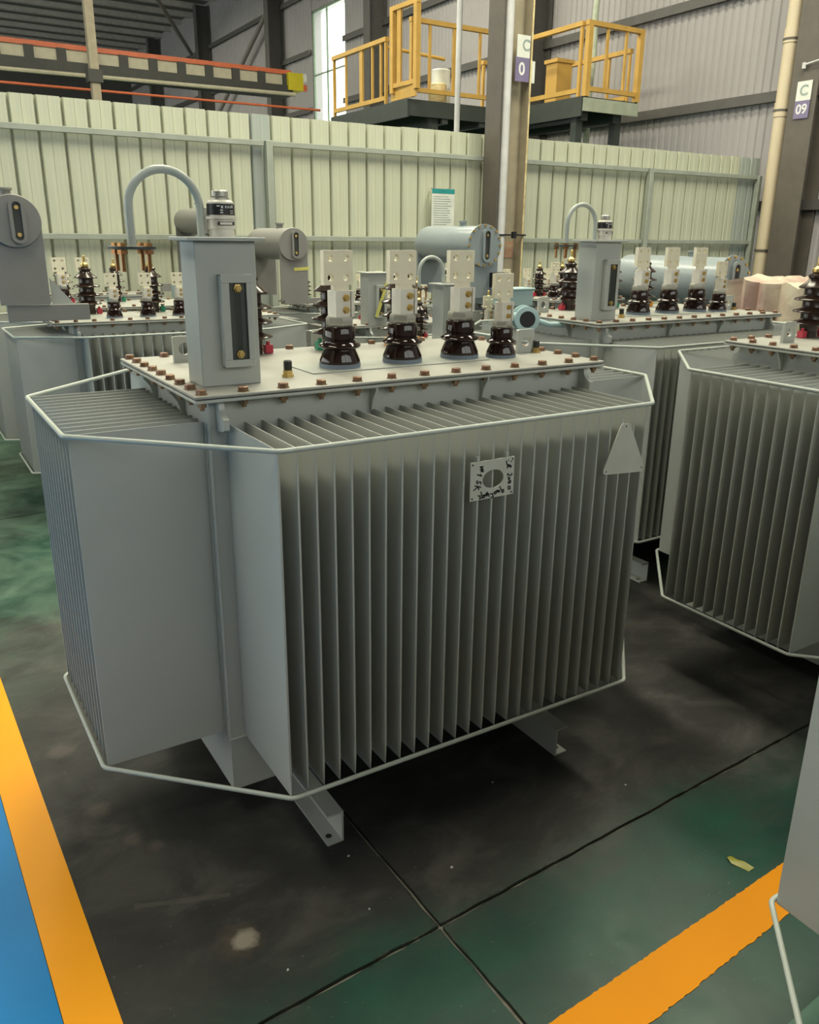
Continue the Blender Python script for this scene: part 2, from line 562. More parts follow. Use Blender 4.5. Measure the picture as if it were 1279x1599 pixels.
# the hall goes on behind the camera: unseen walls, window openings shaped for the light
wf = obj('wall_front', MB().box(-22, RW + .4, -10.2, -10, 0, 4.0), M['clad'])
tag(wf, kind='structure')
obj('upper_wall', MB().box(-22, RW + .4, -10.2, -10, 7.6, 10.3), M['clad'], wf)  # opening below is an added window, lighting the faces turned this way
obj('unseen_pier', MB().box(-22, -2.5, -10.2, -10, 4.0, 7.6), M['clad'], wf)  # solid stretch added to block light from the left into the front fins
for k in range(3):
    obj('unseen_pier', MB().box(2 + k * 4.6, 2.3 + k * 4.6, -10.2, -10, 4.0, 7.6), M['clad'], wf)
wl_ = obj('wall_left', MB().box(-22.2, -22, -10, 46, 0, 1.0), M['clad'])
tag(wl_, kind='structure')
obj('upper_wall', MB().box(-22.2, -22, -10, 46, 7.8, 10.3), M['clad'], wl_)
obj('unseen_pier', MB().box(-22.2, -22, -10, 0.5, 1.0, 7.8), M['clad'], wl_)  # near end of the band closed to keep the fin gaps dark
for k in range(7):
    obj('unseen_pier', MB().box(-22.2, -22, 4.5 + k * 6.9, 4.9 + k * 6.9, 1.0, 7.8), M['clad'], wl_)
wr0 = obj('wall_right', MB().box(RW + .022, RW + .3, -10, 2.0, 0, 10.3), M['clad'])
tag(wr0, kind='structure')

# long right-hand wall with ribbed cladding and a window gap
WY0, WY1, WZ0, WZ1 = 21.95, 24.15, 3.6, 8.2


def cladding(name, y0, y1, z0, z1):
    mb = MB()
    prof = []
    y = y0
    while y < y1 - .05:
        prof += [(0.0, y), (0.0, y + .075), (.022, y + .095), (.022, y + .13)]
        y += .15
    prof.append((0.0, y1))
    n = len(prof)
    vs = [(RW + a, b, z0) for a, b in prof] + [(RW + a, b, z1) for a, b in prof]
    vs += [(RW + .35, b, z0) for a, b in prof] + [(RW + .35, b, z1) for a, b in prof]
    fs = []
    for i in range(n - 1):
        fs += [(i, i + 1, n + i + 1, n + i), (2 * n + i + 1, 2 * n + i, 3 * n + i, 3 * n + i + 1), (i, 2 * n + i, 2 * n + i + 1, i + 1), (n + i, n + i + 1, 3 * n + i + 1, 3 * n + i)]
    fs += [(0, n, 3 * n, 2 * n), (n - 1, 3 * n - 1, 4 * n - 1, 2 * n - 1)]
    mb.add(vs, fs)
    return mb


wr = obj('wall_right', cladding('c', 2.0, WY0, 0, 10.3), M['clad'], angle=20)
tag(wr, kind='structure')
obj('cladding_run', cladding('c', WY1, 45.6, 0, 10.3), M['clad'], wr, angle=20)
obj('cladding_run', cladding('c', WY0, WY1, 0, WZ0), M['clad'], wr, angle=20)
obj('cladding_run', cladding('c', WY0, WY1, WZ1, 10.3), M['clad'], wr, angle=20)
for i, z in enumerate((0.7, 2.3, 3.9, 5.5, 7.1, 8.7)):
    mb = MB()
    for y0, y1 in ((2.0, WY0 - .02), (WY1 + .02, 45.5)) if WZ0 < z < WZ1 else ((2.0, 45.5),):
        mb.box(RW - .10, RW - .005, y0, y1, z - .02, z + .07)
        mb.box(RW - .10, RW - .08, y0, y1, z - .08, z - .02)
    t = obj('trim_%d' % (i + 1), mb, M['girt'])
    tag(t, kind='structure')
wn = obj('window_1', MB().box(RW + .03, RW + .09, WY0, WY0 + .06, WZ0, WZ1).box(RW + .03, RW + .09, WY1 - .06, WY1, WZ0, WZ1).box(RW + .03, RW + .09, WY0, WY1, WZ0, WZ0 + .06).box(RW + .03, RW + .09, WY0, WY1, WZ1 - .06, WZ1), M['window_frame'])
tag(wn, kind='structure')
ymid = (WY0 + WY1) / 2 + .15
rows = [WZ0 + .06, 5.05, 6.45, WZ1 - .06]
obj('mullion', MB().box(RW + .035, RW + .085, ymid - .02, ymid + .02, WZ0 + .06, WZ1 - .06), M['window_frame'], wn)
for z in rows[1:3]:
    obj('transom', MB().box(RW + .035, RW + .085, WY0 + .06, WY1 - .06, z - .02, z + .02), M['window_frame'], wn)
for (ya, yb) in ((WY0 + .06, ymid - .02), (ymid + .02, WY1 - .06)):
    for z0, z1 in zip(rows[:-1], rows[1:]):
        obj('pane', MB().box(RW + .055, RW + .061, ya, yb, z0 + .02, z1 - .02), M['pane'], wn)


def h_column(name, x, y, dx, dy, z1, m, label, tf=.018):
    """H section, flanges facing +-x"""
    mb = MB().box(x, x + tf, y, y + dy, 0, z1).box(x + dx - tf, x + dx, y, y + dy, 0, z1)
    mb.box(x + tf, x + dx - tf, y + dy / 2 - .007, y + dy / 2 + .007, 0, z1)
    o = obj(name, mb, m)
    tag(o, label, 'column', None, 'structure')
    return o


def v_column(name, x, y, w, d, z1, m, label):
    """H section on the wall line, flanges facing +-x, seen flange on"""
    return h_column(name, x, y, d, w, z1, m, label, .02)


wall_cols = [(11.05, 12.85), (11.05, 19.5), (11.05, 26.2), (11.05, 33.2), (11.05, 40.0)]
for i, (x, y) in enumerate(wall_cols):
    o = v_column('steel_column', x, y, .34, .52, 10.1, M['girt'], 'dark steel column on the ribbed wall, %s' % (
        ['behind the yellow corner cage', 'between window and yellow gate', 'beside the yellow end of the crane beam', 'under the roof beyond the crane beam', 'furthest along the wall'][i]))
    o['group'] = 'wall columns'
# roof bracing
for i, (p, q) in enumerate([((6.8, 27, 10.0), (11.2, 34.5, 8.6)), ((11.3, 26.4, 8.9), (11.3, 33.2, 5.6)), ((2.5, 17.5, 10.1), (3.2, 30, 6.6))]):
    b = obj('roof_brace', MB().tube([p, q], .075, 8), M['truss'])
    tag(b, ['slanting pale roof brace above the crane beam', 'thin dark brace slanting down along the far wall', 'thick slanting roof strut at top left'][i], 'brace', kind='structure')

# ---- near column with its services
CX, CY = 5.925, 7.0
c1 = h_column('steel_column', CX, CY, .445, .30, 10.1, M['column'], 'brown steel column with sign standing before the green fence')
obj('web_face', MB().box(CX + .018, CX + .427, CY + .135, CY + .142, 0, 10.0), M['column_web'], c1)
obj('worn_edge', MB().box(CX + .425, CX + .449, CY - .004, CY - .0005, 0, 10.0), M['edge_yellow'], c1)
obj('inner_face', MB().box(CX + .422, CX + .4265, CY + .002, CY + .13, 0, 10.0), M['column_web'], c1)
obj('pipe_clip', MB().box(CX + .02, CX + .47, CY - .03, CY - .005, 1.79, 1.81).box(CX + .25, CX + .30, CY - .05, CY - .005, 1.76, 1.84), M['black'], c1)
obj('rust_patch', MB().box(CX + .2, CX + .40, CY + .128, CY + .1345, 1.52, 1.72), mat('rust_red_primer', (.42, .17, .10), .7, c2=(.36, .30, .2), scale=22), c1)
p = obj('wall_pipe', MB().cyl((CX + .105, CY + .03, 0), (CX + .105, CY + .03, 10), .055, 14), M['pipe_grey'])
tag(p, 'pale grey pipe running up inside the near brown column', 'pipe')
s = obj('column_sign', MB().box(CX + .205, CX + .40, CY - .012, CY - .005, 3.82, 4.06), M['sign_white'])
tag(s, 'white and purple bay sign reading C 0 on the near column', 'sign')
obj('sign_lower_half', MB().box(CX + .19, CX + .40, CY - .014, CY - .005, 3.56, 3.82), M['sign_purple'], s)
obj('sign_lower_half', MB().box(CX + .452, CX + .50, CY + .0, CY + .006, 3.56, 3.80), M['sign_white'], s)


def text(body, size, m, parent, loc, rot, name='lettering', bold=.0):
    cu = bpy.data.curves.new(name, 'FONT')
    cu.body = body
    cu.size = size
    cu.extrude = 0.001
    cu.offset = bold
    cu.align_x = 'CENTER'
    cu.align_y = 'CENTER'
    o = bpy.data.objects.new(name, cu)
    col.objects.link(o)
    dg = bpy.context.evaluated_depsgraph_get()
    me = bpy.data.meshes.new_from_object(o.evaluated_get(dg))
    bpy.data.objects.remove(o)
    me.materials.clear()
    me.materials.append(m)
    return put(name, me, parent, loc, rot)


text('C', .17, M['grey_print'], s, (CX + .34, CY - .0135, 3.95), (PI / 2, 0, 0), bold=.003)
text('0', .19, M['white_print'], s, (CX + .285, CY - .0155, 3.69), (PI / 2, 0, 0), bold=.004)

# ---- right-hand column and tan downpipe
c2 = obj('steel_column', MB().box(11.18, 11.2, 6.42, 6.86, 0, 10.1).box(11.2, 11.58, 6.63, 6.65, 0, 10.1).box(11.56, 11.58, 6.42, 6.86, 0, 10.1), M['column'])
tag(c2, 'dark brown steel column beside the tan downpipe', 'column', kind='structure')
p = obj('downpipe', MB().cyl((11.3, 7.05, 0), (11.3, 7.05, 10), .105, 18).cyl((11.3, 7.05, 3.55), (11.3, 7.05, 3.75), .115, 18).cyl((11.3, 7.05, 4.55), (11.3, 7.05, 4.75), .115, 18), M['pipe_tan'])
tag(p, 'tan downpipe at the right end of the green fence', 'pipe')
for z in (1.62, 3.64, 4.6):
    obj('pipe_clip', MB().cyl((11.3, 7.05, z - .015), (11.3, 7.05, z + .015), .121, 18), M['column'], p)
s = obj('column_sign', MB().box(11.162, 11.17, 6.50, 6.74, 3.72, 3.98), M['sign_white'])
tag(s, 'small grey sign reading C 09 on the right-hand column', 'sign')
obj('sign_lower_half', MB().box(11.160, 11.17, 6.50, 6.74, 3.48, 3.72), M['sign_purple'], s)
text('C', .20, M['grey_print'], s, (11.160, 6.62, 3.85), (PI / 2, 0, -PI / 2), bold=.004)
text('09', .18, M['white_print'], s, (11.158, 6.62, 3.60), (PI / 2, 0, -PI / 2), bold=.004)
br = obj('wall_bracket', MB().cyl((11.14, 6.66, 4.14), (11.14, 6.66, 4.22), .03, 10).tube([(11.14, 6.66, 4.19), (11.12, 6.4, 4.22), (11.1, 6.0, 4.24)], .014, 8), M['pipe_grey'])
tag(br, 'small white bracket arm above the sign on the right column', 'bracket')

# ---- green sheet fence across the hall
FY, FT = 7.42, 3.0
fence = empty('sheet_fence', (0, FY, 0))
tag(fence, 'pale green ribbed metal sheet fence across the hall', 'fence')
pw = .238


def panel_mesh(name, m, top=FT):
    mb = MB()
    prof = [(0, .045), (.022, .045), (.024, 0), (.032, -.012), (.040, 0), (.125, 0), (.131, -.004), (.137, 0), (pw - .002, 0), (pw, .045)]
    n = len(prof)
    vs = []
    for (x, y) in prof: vs += [(x, y, .05)]
    for (x, y) in prof: vs += [(x, y, top)]
    for (x, y) in prof: vs += [(x, y + .004, .05)]
    for (x, y) in prof: vs += [(x, y + .004, top)]
    fs = []
    for i in range(n - 1):
        fs += [(i, i + 1, n + i + 1, n + i), (2 * n + i + 1, 2 * n + i, 3 * n + i, 3 * n + i + 1), (n + i, n + i + 1, 3 * n + i + 1, 3 * n + i), (i, 2 * n + i, 2 * n + i + 1, i + 1)]
    fs += [(0, n, 3 * n, 2 * n), (n - 1, 3 * n - 1, 4 * n - 1, 2 * n - 1)]
    mb.add(vs, fs)
    return mb.mesh(name, m, angle=12)


pmesh, pmesh2 = panel_mesh('fence_sheet', M['fence']), panel_mesh('fence_sheet', M['fence_dull'])
x = -2.6
while x < 11.28:
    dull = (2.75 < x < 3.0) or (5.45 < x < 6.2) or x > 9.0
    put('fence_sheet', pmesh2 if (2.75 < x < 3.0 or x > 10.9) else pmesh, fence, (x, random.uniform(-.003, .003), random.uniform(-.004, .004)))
    x += pw
for z in (0.35, 1.735, 2.71):
    obj('fence_rail', MB().box(-2.6, 3.0, -.085, -.034, z - .028, z + .028), M['fence_rail'], fence, bev=.004)
    obj('fence_rail', MB().box(3.1, 8.88, -.085, -.034, z - .028, z + .028), M['fence_rail'], fence, bev=.004)
    obj('fence_rail', MB().box(8.99, 11.4, -.085, -.034, z - .028, z + .028), M['fence_rail'], fence, bev=.004)
for x in (-2.3, 3.02, 8.90, 11.33):
    obj('fence_post', MB().box(x, x + .075, -.115, -.034, 0, 2.74), M['fence_rail'], fence, bev=.006)
# notice on the fence
nt_ = obj('notice_board', MB().box(5.165, 5.50, FY - .112, FY - .10, 1.80, 2.33), M['sign_white'])
tag(nt_, 'white notice with a teal top band hung on the fence', 'sign')
obj('teal_band', MB().box(5.165, 5.50, FY - .1135, FY - .1122, 2.275, 2.33), M['sign_teal'], nt_)
mb = MB()
for k in range(16):
    z = 2.24 - k * .027
    mb.box(5.19, 5.46 - random.uniform(0, .09), FY - .1131, FY - .1122, z - .004, z + .004)
obj('printed_lines', mb, M['grey_print'], nt_)
obj('hanger', MB().box(5.2, 5.22, FY - .11, FY - .03, 2.32, 2.34).box(5.44, 5.46, FY - .11, FY - .03, 2.32, 2.34), M['steel'], nt_)
p = obj('standing_pipe', MB().cyl((5.83, 7.78, 0), (5.83, 7.78, 10), .036, 12), M['pipe_grey'])
tag(p, 'thin pale grey pipe rising behind the fence left of the column', 'pipe')
p = obj('hanging_hose', MB().tube([(10.95, 10.9, 10), (10.93, 10.9, 7), (10.98, 10.9, 6.4), (10.93, 10.9, 5.6), (10.96, 10.9, 4.9), (10.9, 10.9, 4.2), (10.93, 10.9, 3.2), (10.9, 10.9, 0)], .055, 10), M['pipe_green'])
tag(p, 'pale green hose hanging behind the corner guard cage', 'hose')

# ---- raised work platform with yellow guards, beyond the fence
plat = empty('work_platform', (0, 0, 0))
tag(plat, 'dark steel work platform with yellow guard rails above the fence', 'platform')
AX, AY, AX2 = 9.5, 9.5, 10.74
BX, BY, BY2 = 7.32, 11.4, 14.3
Z = 3.98
obj('deck', MB().box(AX, AX2, AY, BY2, Z - .05, Z).box(BX, AX, BY, BY2, Z - .05, Z), M['deck'], plat)
obj('deck_beam', MB().box(AX - .03, AX, AY, BY, Z - .30, Z), M['deck'], plat)
obj('deck_beam', MB().box(BX, AX, BY - .03, BY, Z - .26, Z - .04), M['deck'], plat)
obj('deck_beam', MB().box(BX - .03, BX, BY, BY2, Z - .28, Z), M['deck'], plat)
obj('deck_beam', MB().box(AX, AX2, AY - .03, AY, Z - .22, Z - .02), M['deck_end'], plat)
for (x0, x1, y0, y1) in ((8.0, 8.12, 11.0, 14.0), (8.8, 8.92, 10.4, 14.0), (9.6, 9.72, 9.6, 14.0), (10.3, 10.42, 9.6, 14.0)):
    obj('joist', MB().box(x0, x1, max(y0, BY if x0 < AX else AY), y1, Z - .34, Z - .05), M['deck'], plat)
for (x, y) in ((7.9, 11.55), (9.62, 9.75), (9.62, 11.6), (10.5, 9.75), (7.9, 13.9), (10.5, 13.9)):
    obj('leg', MB().box(x - .07, x + .07, y - .07, y + .07, 0, Z - .05), M['deck'], plat)
obj('cross_brace', MB().box(8.2, 9.6, 11.5, 11.56, 3.3, 3.36).box(9.7, 10.4, 9.72, 9.78, 3.15, 3.2).box(9.7, 10.4, 9.72, 9.78, 2.9, 2.95), M['deck'], plat)


def guard(p, q, z0, z1, bars, wide=(), post=.06, top=.07):
    """a yellow guard frame from p to q (posts, top and bottom rail, bars), each a mesh of its own"""
    p, q = Vector((*p, 0)), Vector((*q, 0))
    d = (q - p)
    L = d.length
    ang = math.atan2(d.y, d.x)
    fr = obj('guard_rail', MB().box(-.01, L + .01, -.04, .04, z1 - top, z1), M['yellow'], plat, (p.x, p.y, 0), (0, 0, ang))
    obj('guard_post', MB().box(0, post, -post / 2, post / 2, z0, z1 - top), M['yellow'], fr)
    obj('guard_post', MB().box(L - post, L, -post / 2, post / 2, z0, z1 - top), M['yellow'], fr)
    obj('bottom_rail', MB().box(post, L - post, -.03, .03, z0 + .08, z0 + .08 + top), M['yellow'], fr)
    for b in bars:
        w = .055 if b in wide else .022
        obj('bar', MB().box(b * L - w, b * L + w, -.018, .018, z0 + .1, z1 - top), M['yellow'], fr)
    return fr


guard((AX, AY), (AX2, AY), Z, Z + 1.10, (.36, .70), post=.09)
guard((AX, AY + .1), (AX, BY + .2), Z - .02, Z + 1.10, (), post=.05)
guard((BX + .02, BY), (BX + 1.75, BY), Z + .03, Z + 1.22, (.22, .52, .82), wide=(.52,), post=.07)
guard((BX, BY2 - .1), (BX, BY + .75), Z - .02, Z + 1.05, (.25, .55, .75, .9), wide=(.55,), post=.05)
guard((BX - .02, BY + .55), (BX + .02, BY - .25), Z + .13, Z + 1.45, (.3,), wide=(.3,), post=.09)
guard((10.7, AY + .2), (10.7, BY), Z - .02, Z + .85, (.3, .6), post=.04)
guard((9.7, 12.6), (10.7, 12.6), Z, Z + 1.0, (.2, .35, .7), wide=(.7,), post=.05)
obj('hand_rail', MB().tube([(BX + .1, BY + .9, Z + .92), (BX + 1.3, BY + .9, Z + .86)], .03, 8), M['yellow'], plat)
obj('toe_board', MB().box(BX, BX + .03, BY - .2, BY + .6, Z + .02, Z + .22), M['yellow'], plat)
for i, (x, y, r, h, m, l) in enumerate([(8.35, 12.0, .17, .62, 'sign_white', 'pale round drum behind the bars of the platform guard'), (8.12, 11.75, .16, .34, 'edge_yellow', 'short cream bucket on the platform deck behind the guard')]):
    d = obj('drum', MB().lathe([(r * .94, 0), (r, .02), (r, h * .48), (r * 1.03, h * .5), (r, h * .52), (r, h - .02), (r * .9, h)], 20), M[m], None, (x, y, Z))
    tag(d, l, 'drum')
d = obj('yellow_locker', MB().box(10.15, 10.5, 10.95, 11.25, Z, Z + .78).box(10.12, 10.53, 10.92, 11.28, Z + .78, Z + .84), M['yellow'], None)
tag(d, 'yellow locker box standing on the platform near the column', 'box')

# ---- travelling crane far back
cr = empty('overhead_crane', (0, 22, 0))
tag(cr, 'long overhead crane beam with cream web panels and red top rail', 'crane')
sl = .012
obj('lower_beam', MB().box(-8, 9.9, -.12, .55, 5.48, 5.74), M['crane_dark'], cr)
obj('top_rail', MB().box(-8, 9.9, -.05, .03, 6.02, 6.13), M['crane_red'], cr)
for k in range(24):
    x = -7.9 + k * .74
    obj('web_panel', MB().box(x, x + .52, 0, .03, 5.76, 6.02), M['crane_panel'], cr)
    obj('stiffener', MB().box(x + .52, x + .74, -.06, .06, 5.74, 6.03), M['crane_dark'], cr)
obj('end_buffer', MB().box(9.75, 10.2, -.18, .3, 5.62, 6.06), mat('yellow_end_buffer', (.62, .52, .02), .5), cr)
obj('end_marker', MB().box(10.2, 10.3, -.2, -.1, 5.86, 6.06), M['sign_white'], cr)
obj('end_marker', MB().box(10.2, 10.3, -.2, -.1, 5.62, 5.78), M['crane_red'], cr)
p = obj('conductor_pipe', MB().tube([(-8, 21.5, 5.26), (9.8, 21.5, 5.46)], .05, 8), M['crane_panel'])
tag(p, 'cream pipe running under the crane beam', 'pipe')
p = obj('conductor_bar', MB().tube([(-8, 21.2, 5.0), (10.4, 21.2, 5.08)], .03, 8), M['crane_red'])
tag(p, 'thin red bar running below the crane beam', 'rail')
p = obj('steel_column', MB().box(4.05, 4.24, 20.0, 20.2, 0, 10.1), M['column_web'])
tag(p, 'lit tan column crossing in front of the crane beam', 'column', kind='structure')
obj('bracket', MB().box(3.98, 4.3, 19.95, 20.25, 5.05, 5.32), M['crane_dark'], p)


# ------------------------------------------------------------------ transformers
BOLT = MB().lathe([(.0175, 0), (.0175, .002), (.0145, .0022), (.0145, .0125), (.0125, .014)], 6).mesh('cover_bolt', M['bolt'], angle=20)
NUT = MB().lathe([(.0165, 0), (.0165, -.002), (.0125, -.0022), (.0125, -.013)], 6).lathe([(.007, -.013), (.007, -.022)], 8).mesh('nut', M['bolt'], angle=20)


def fin_mesh(depth, h0, H, horizontal=False, t=.0050):
    """one corrugated-wall fin: pressed hollow sheet, pinched at top and bottom.  along -y from the wall (y=depth) to y=0"""
    def ring(z, w, y0=0.0):
        return [(-w, depth, z), (-w, y0 + .012, z), (-w * .55, y0 + .003, z), (w * .55, y0 + .003, z), (w, y0 + .012, z), (w, depth, z)]
    vs = []
    levels = [(h0, .0013), (h0 + .012, .0014), (h0 + .06, t), (H - .055, t), (H - .018, .0014), (H, .0013)]
    for z, w in levels:
        vs += ring(z, w)
    fs = []
    for i in range(len(levels) - 1):
        for k in range(6):
            k2 = (k + 1) % 6
            fs.append((i * 6 + k, i * 6 + k2, (i + 1) * 6 + k2, (i + 1) * 6 + k))
    fs.append(tuple(range(5, -1, -1)))
    n = len(levels) - 1
    fs.append(tuple(n * 6 + k for k in range(6)))
    return MB().add(vs, fs).mesh('cooling_fin', M['paint'], angle=40)


def lv_bushing_meshes(s=1.0):
    por = MB().lathe([(x * s, z * s) for x, z in [(.064, .012), (.0655, .016), (.0650, .022), (.052, .052), (.0505, .056), (.066, .064), (.0675, .068), (.065, .072), (.0515, .079), (.051, .083), (.0465, .085), (.0465, .087), (.0495, .089), (.0495, .124), (.047, .127)]], 40)
    nut = MB().lathe([(.041 * s, .127 * s), (.044 * s, .131 * s), (.044 * s, .150 * s), (.040 * s, .157 * s)], 6, a0=.25)
    cl = MB()
    for x0, x1 in ((-.026, .026), (.030, .041)):
        cl.box(x0 * s, x1 * s, -.026 * s, .026 * s, .157 * s, .236 * s)
    cl.box(.026 * s, .030 * s, -.016 * s, .016 * s, .158 * s, .232 * s)
    bolts = MB()
    for z in (.178, .215):
        m = Matrix.Translation((.010 * s, -.026 * s, z * s)) @ Matrix.Rotation(PI / 2, 4, 'X')
        bolts.lathe([(.012 * s, 0), (.012 * s, .003 * s), (.0095 * s, .0032 * s), (.0095 * s, .010 * s)], 6, m)
        m = Matrix.Translation((.041 * s, .004 * s, z * s)) @ Matrix.Rotation(PI / 2, 4, 'Y')
        bolts.lathe([(.009 * s, 0), (.009 * s, .008 * s), (.005 * s, .0085 * s), (.005 * s, .018 * s)], 6, m)
    # palm with four holes: four quarter plates around a hole each, welded side by side
    palm = MB()
    pw_, ph = .052 * s, .0515 * s
    z0 = .253 * s
    for ix in (0, 1):
        for iz in (0, 1):
            x0, x1 = (-pw_ - .007 * s, -.007 * s) if ix == 0 else (-.007 * s, pw_ - .007 * s)
            za, zb = z0 + iz * ph, z0 + (iz + 1) * ph
            cxh = (-pw_ * .54 if ix == 0 else pw_ * .54) - .007 * s
            czh = z0 + (ph * .44 if iz == 0 else ph * 1.56)
            n = 16
            palm.prism(rect_loop(x0, x1, za, zb, cxh, czh, n), .020 * s, Matrix.Translation((0, -.012 * s, 0)), circle(cxh, czh, .0105 * s, n))
            # corner fill so the plate stays square
            c = [(x0, za), (x1, za), (x1, zb), (x0, zb)]
            lp = rect_loop(x0, x1, za, zb, cxh, czh, n)
            for (qx, qz) in c:
                near = sorted(range(n), key=lambda k: (lp[k][0] - qx) ** 2 + (lp[k][1] - qz) ** 2)[:2]
                a, b2 = lp[near[0]], lp[near[1]]
                palm.prism([a, (qx, qz), b2], .020 * s, Matrix.Translation((0, -.012 * s, 0)))
    palm.box(-.024 * s, .030 * s, -.012 * s, .008 * s, .236 * s, .2535 * s)
    ring = MB().lathe([(.0665 * s, 0), (.0665 * s, .013 * s)], 36)
    return dict(por=por.mesh('low_voltage_bushing', M['porcelain'], angle=50), nut=nut.mesh('hex_collar', M['steel']), cl=cl.mesh('terminal_clamp', M['clamp']),
                bolts=bolts.mesh('clamp_bolts', M['brass']), palm=palm.mesh('terminal_palm', M['tinned']), ring=ring.mesh('gasket_ring', M['ring_blue']))


def put_lv(parent, ms, x, y, z, rz=0):
    o = put('low_voltage_bushing', ms['por'], parent, (x, y, z), (0, 0, rz))
    put('gasket_ring', ms['ring'], o)
    put('hex_collar', ms['nut'], o)
    put('terminal_clamp', ms['cl'], o)
    put('clamp_bolts', ms['bolts'], o)
    put('terminal_palm', ms['palm'], o)
    return o


def hv_meshes(s=1.0):
    prof = [(.038, 0), (.038, .02), (.036, .03)]
    for z in (.055, .105, .155):
        prof += [(.041, z), (.075, z + .003), (.078, z + .007), (.074, z + .011), (.044, z + .020), (.041, z + .026)]
    prof += [(.041, .205), (.066, .209), (.066, .214), (.036, .236), (.028, .25), (.034, .252), (.034, .262), (.02, .272)]
    por = MB().lathe([(a * s, b * s) for a, b in prof], 28)
    stud = MB().lathe([(.017 * s, .272 * s), (.022 * s, .276 * s), (.022 * s, .288 * s), (.012 * s, .296 * s), (.008 * s, .30 * s), (.008 * s, .335 * s), (.004 * s, .338 * s)], 12)
    cap = MB().box(-.014, .014, -.014, .014, .002, .030).cyl((0, 0, .030), (0, 0, .042), .007, 8)
    return dict(por=por.mesh('high_voltage_bushing', M['porcelain_dull'], angle=50), stud=stud.mesh('brass_terminal', M['brass']),
                **{c: cap.mesh('clamp_cap', M[c]) for c in ('red', 'green', 'orange')})


LV, LVS, HV = lv_bushing_meshes(1.0), lv_bushing_meshes(.80), hv_meshes(1.0)


def put_hv(parent, x, y, z, capc, s=1.0):
    o = put('high_voltage_bushing', HV['por'], parent, (x, y, z))
    o.scale = (s, s, s)
    put('brass_terminal', HV['stud'], o)
    for dx in (-.058, .058):
        put('clamp_cap', HV[capc], o, (dx, -.01, 0))
    return o


def lug_mesh(t=.014, w=.075, h=.085):
    pts = [(-w / 2, 0), (w / 2, 0), (w / 2, h - .014), (w / 2 - .014, h), (-w / 2 + .014, h), (-w / 2, h - .014)]
    n = 16
    out = rect_loop(-w / 2, w / 2, 0, h, 0, h * .52, n)
    mb = MB().prism(out, t, None, circle(0, h * .52, .020, n))
    for sx in (-1, 1):
        for zz in (0, h):
            q = (sx * w / 2, zz)
            near = sorted(range(n), key=lambda k: (out[k][0] - q[0]) ** 2 + (out[k][1] - q[1]) ** 2)[:2]
            k1, k2 = out[near[0]], out[near[1]]
            if zz == 0:
                mb.prism([k1, q, k2], t)
            else:
                mid = ((k1[0] + k2[0]) / 2 * .35 + q[0] * .65, (k1[1] + k2[1]) / 2 * .35 + q[1] * .65)
                mb.prism([k1, mid, k2], t)
    return mb.mesh('lifting_lug', M['paint'])


LUG = lug_mesh()


def channel(mb, x0, x1, y0, y1, z0, z1, open_left, t=.006):
    mb.box(x0, x1, y0, y1, z0, z0 + t)
    mb.box(x0, x1, y0, y1, z1 - t, z1)
    if open_left:
        mb.box(x1 - t, x1, y0, y1, z0 + t, z1 - t)
    else:
        mb.box(x0, x0 + t, y0, y1, z0 + t, z1 - t)


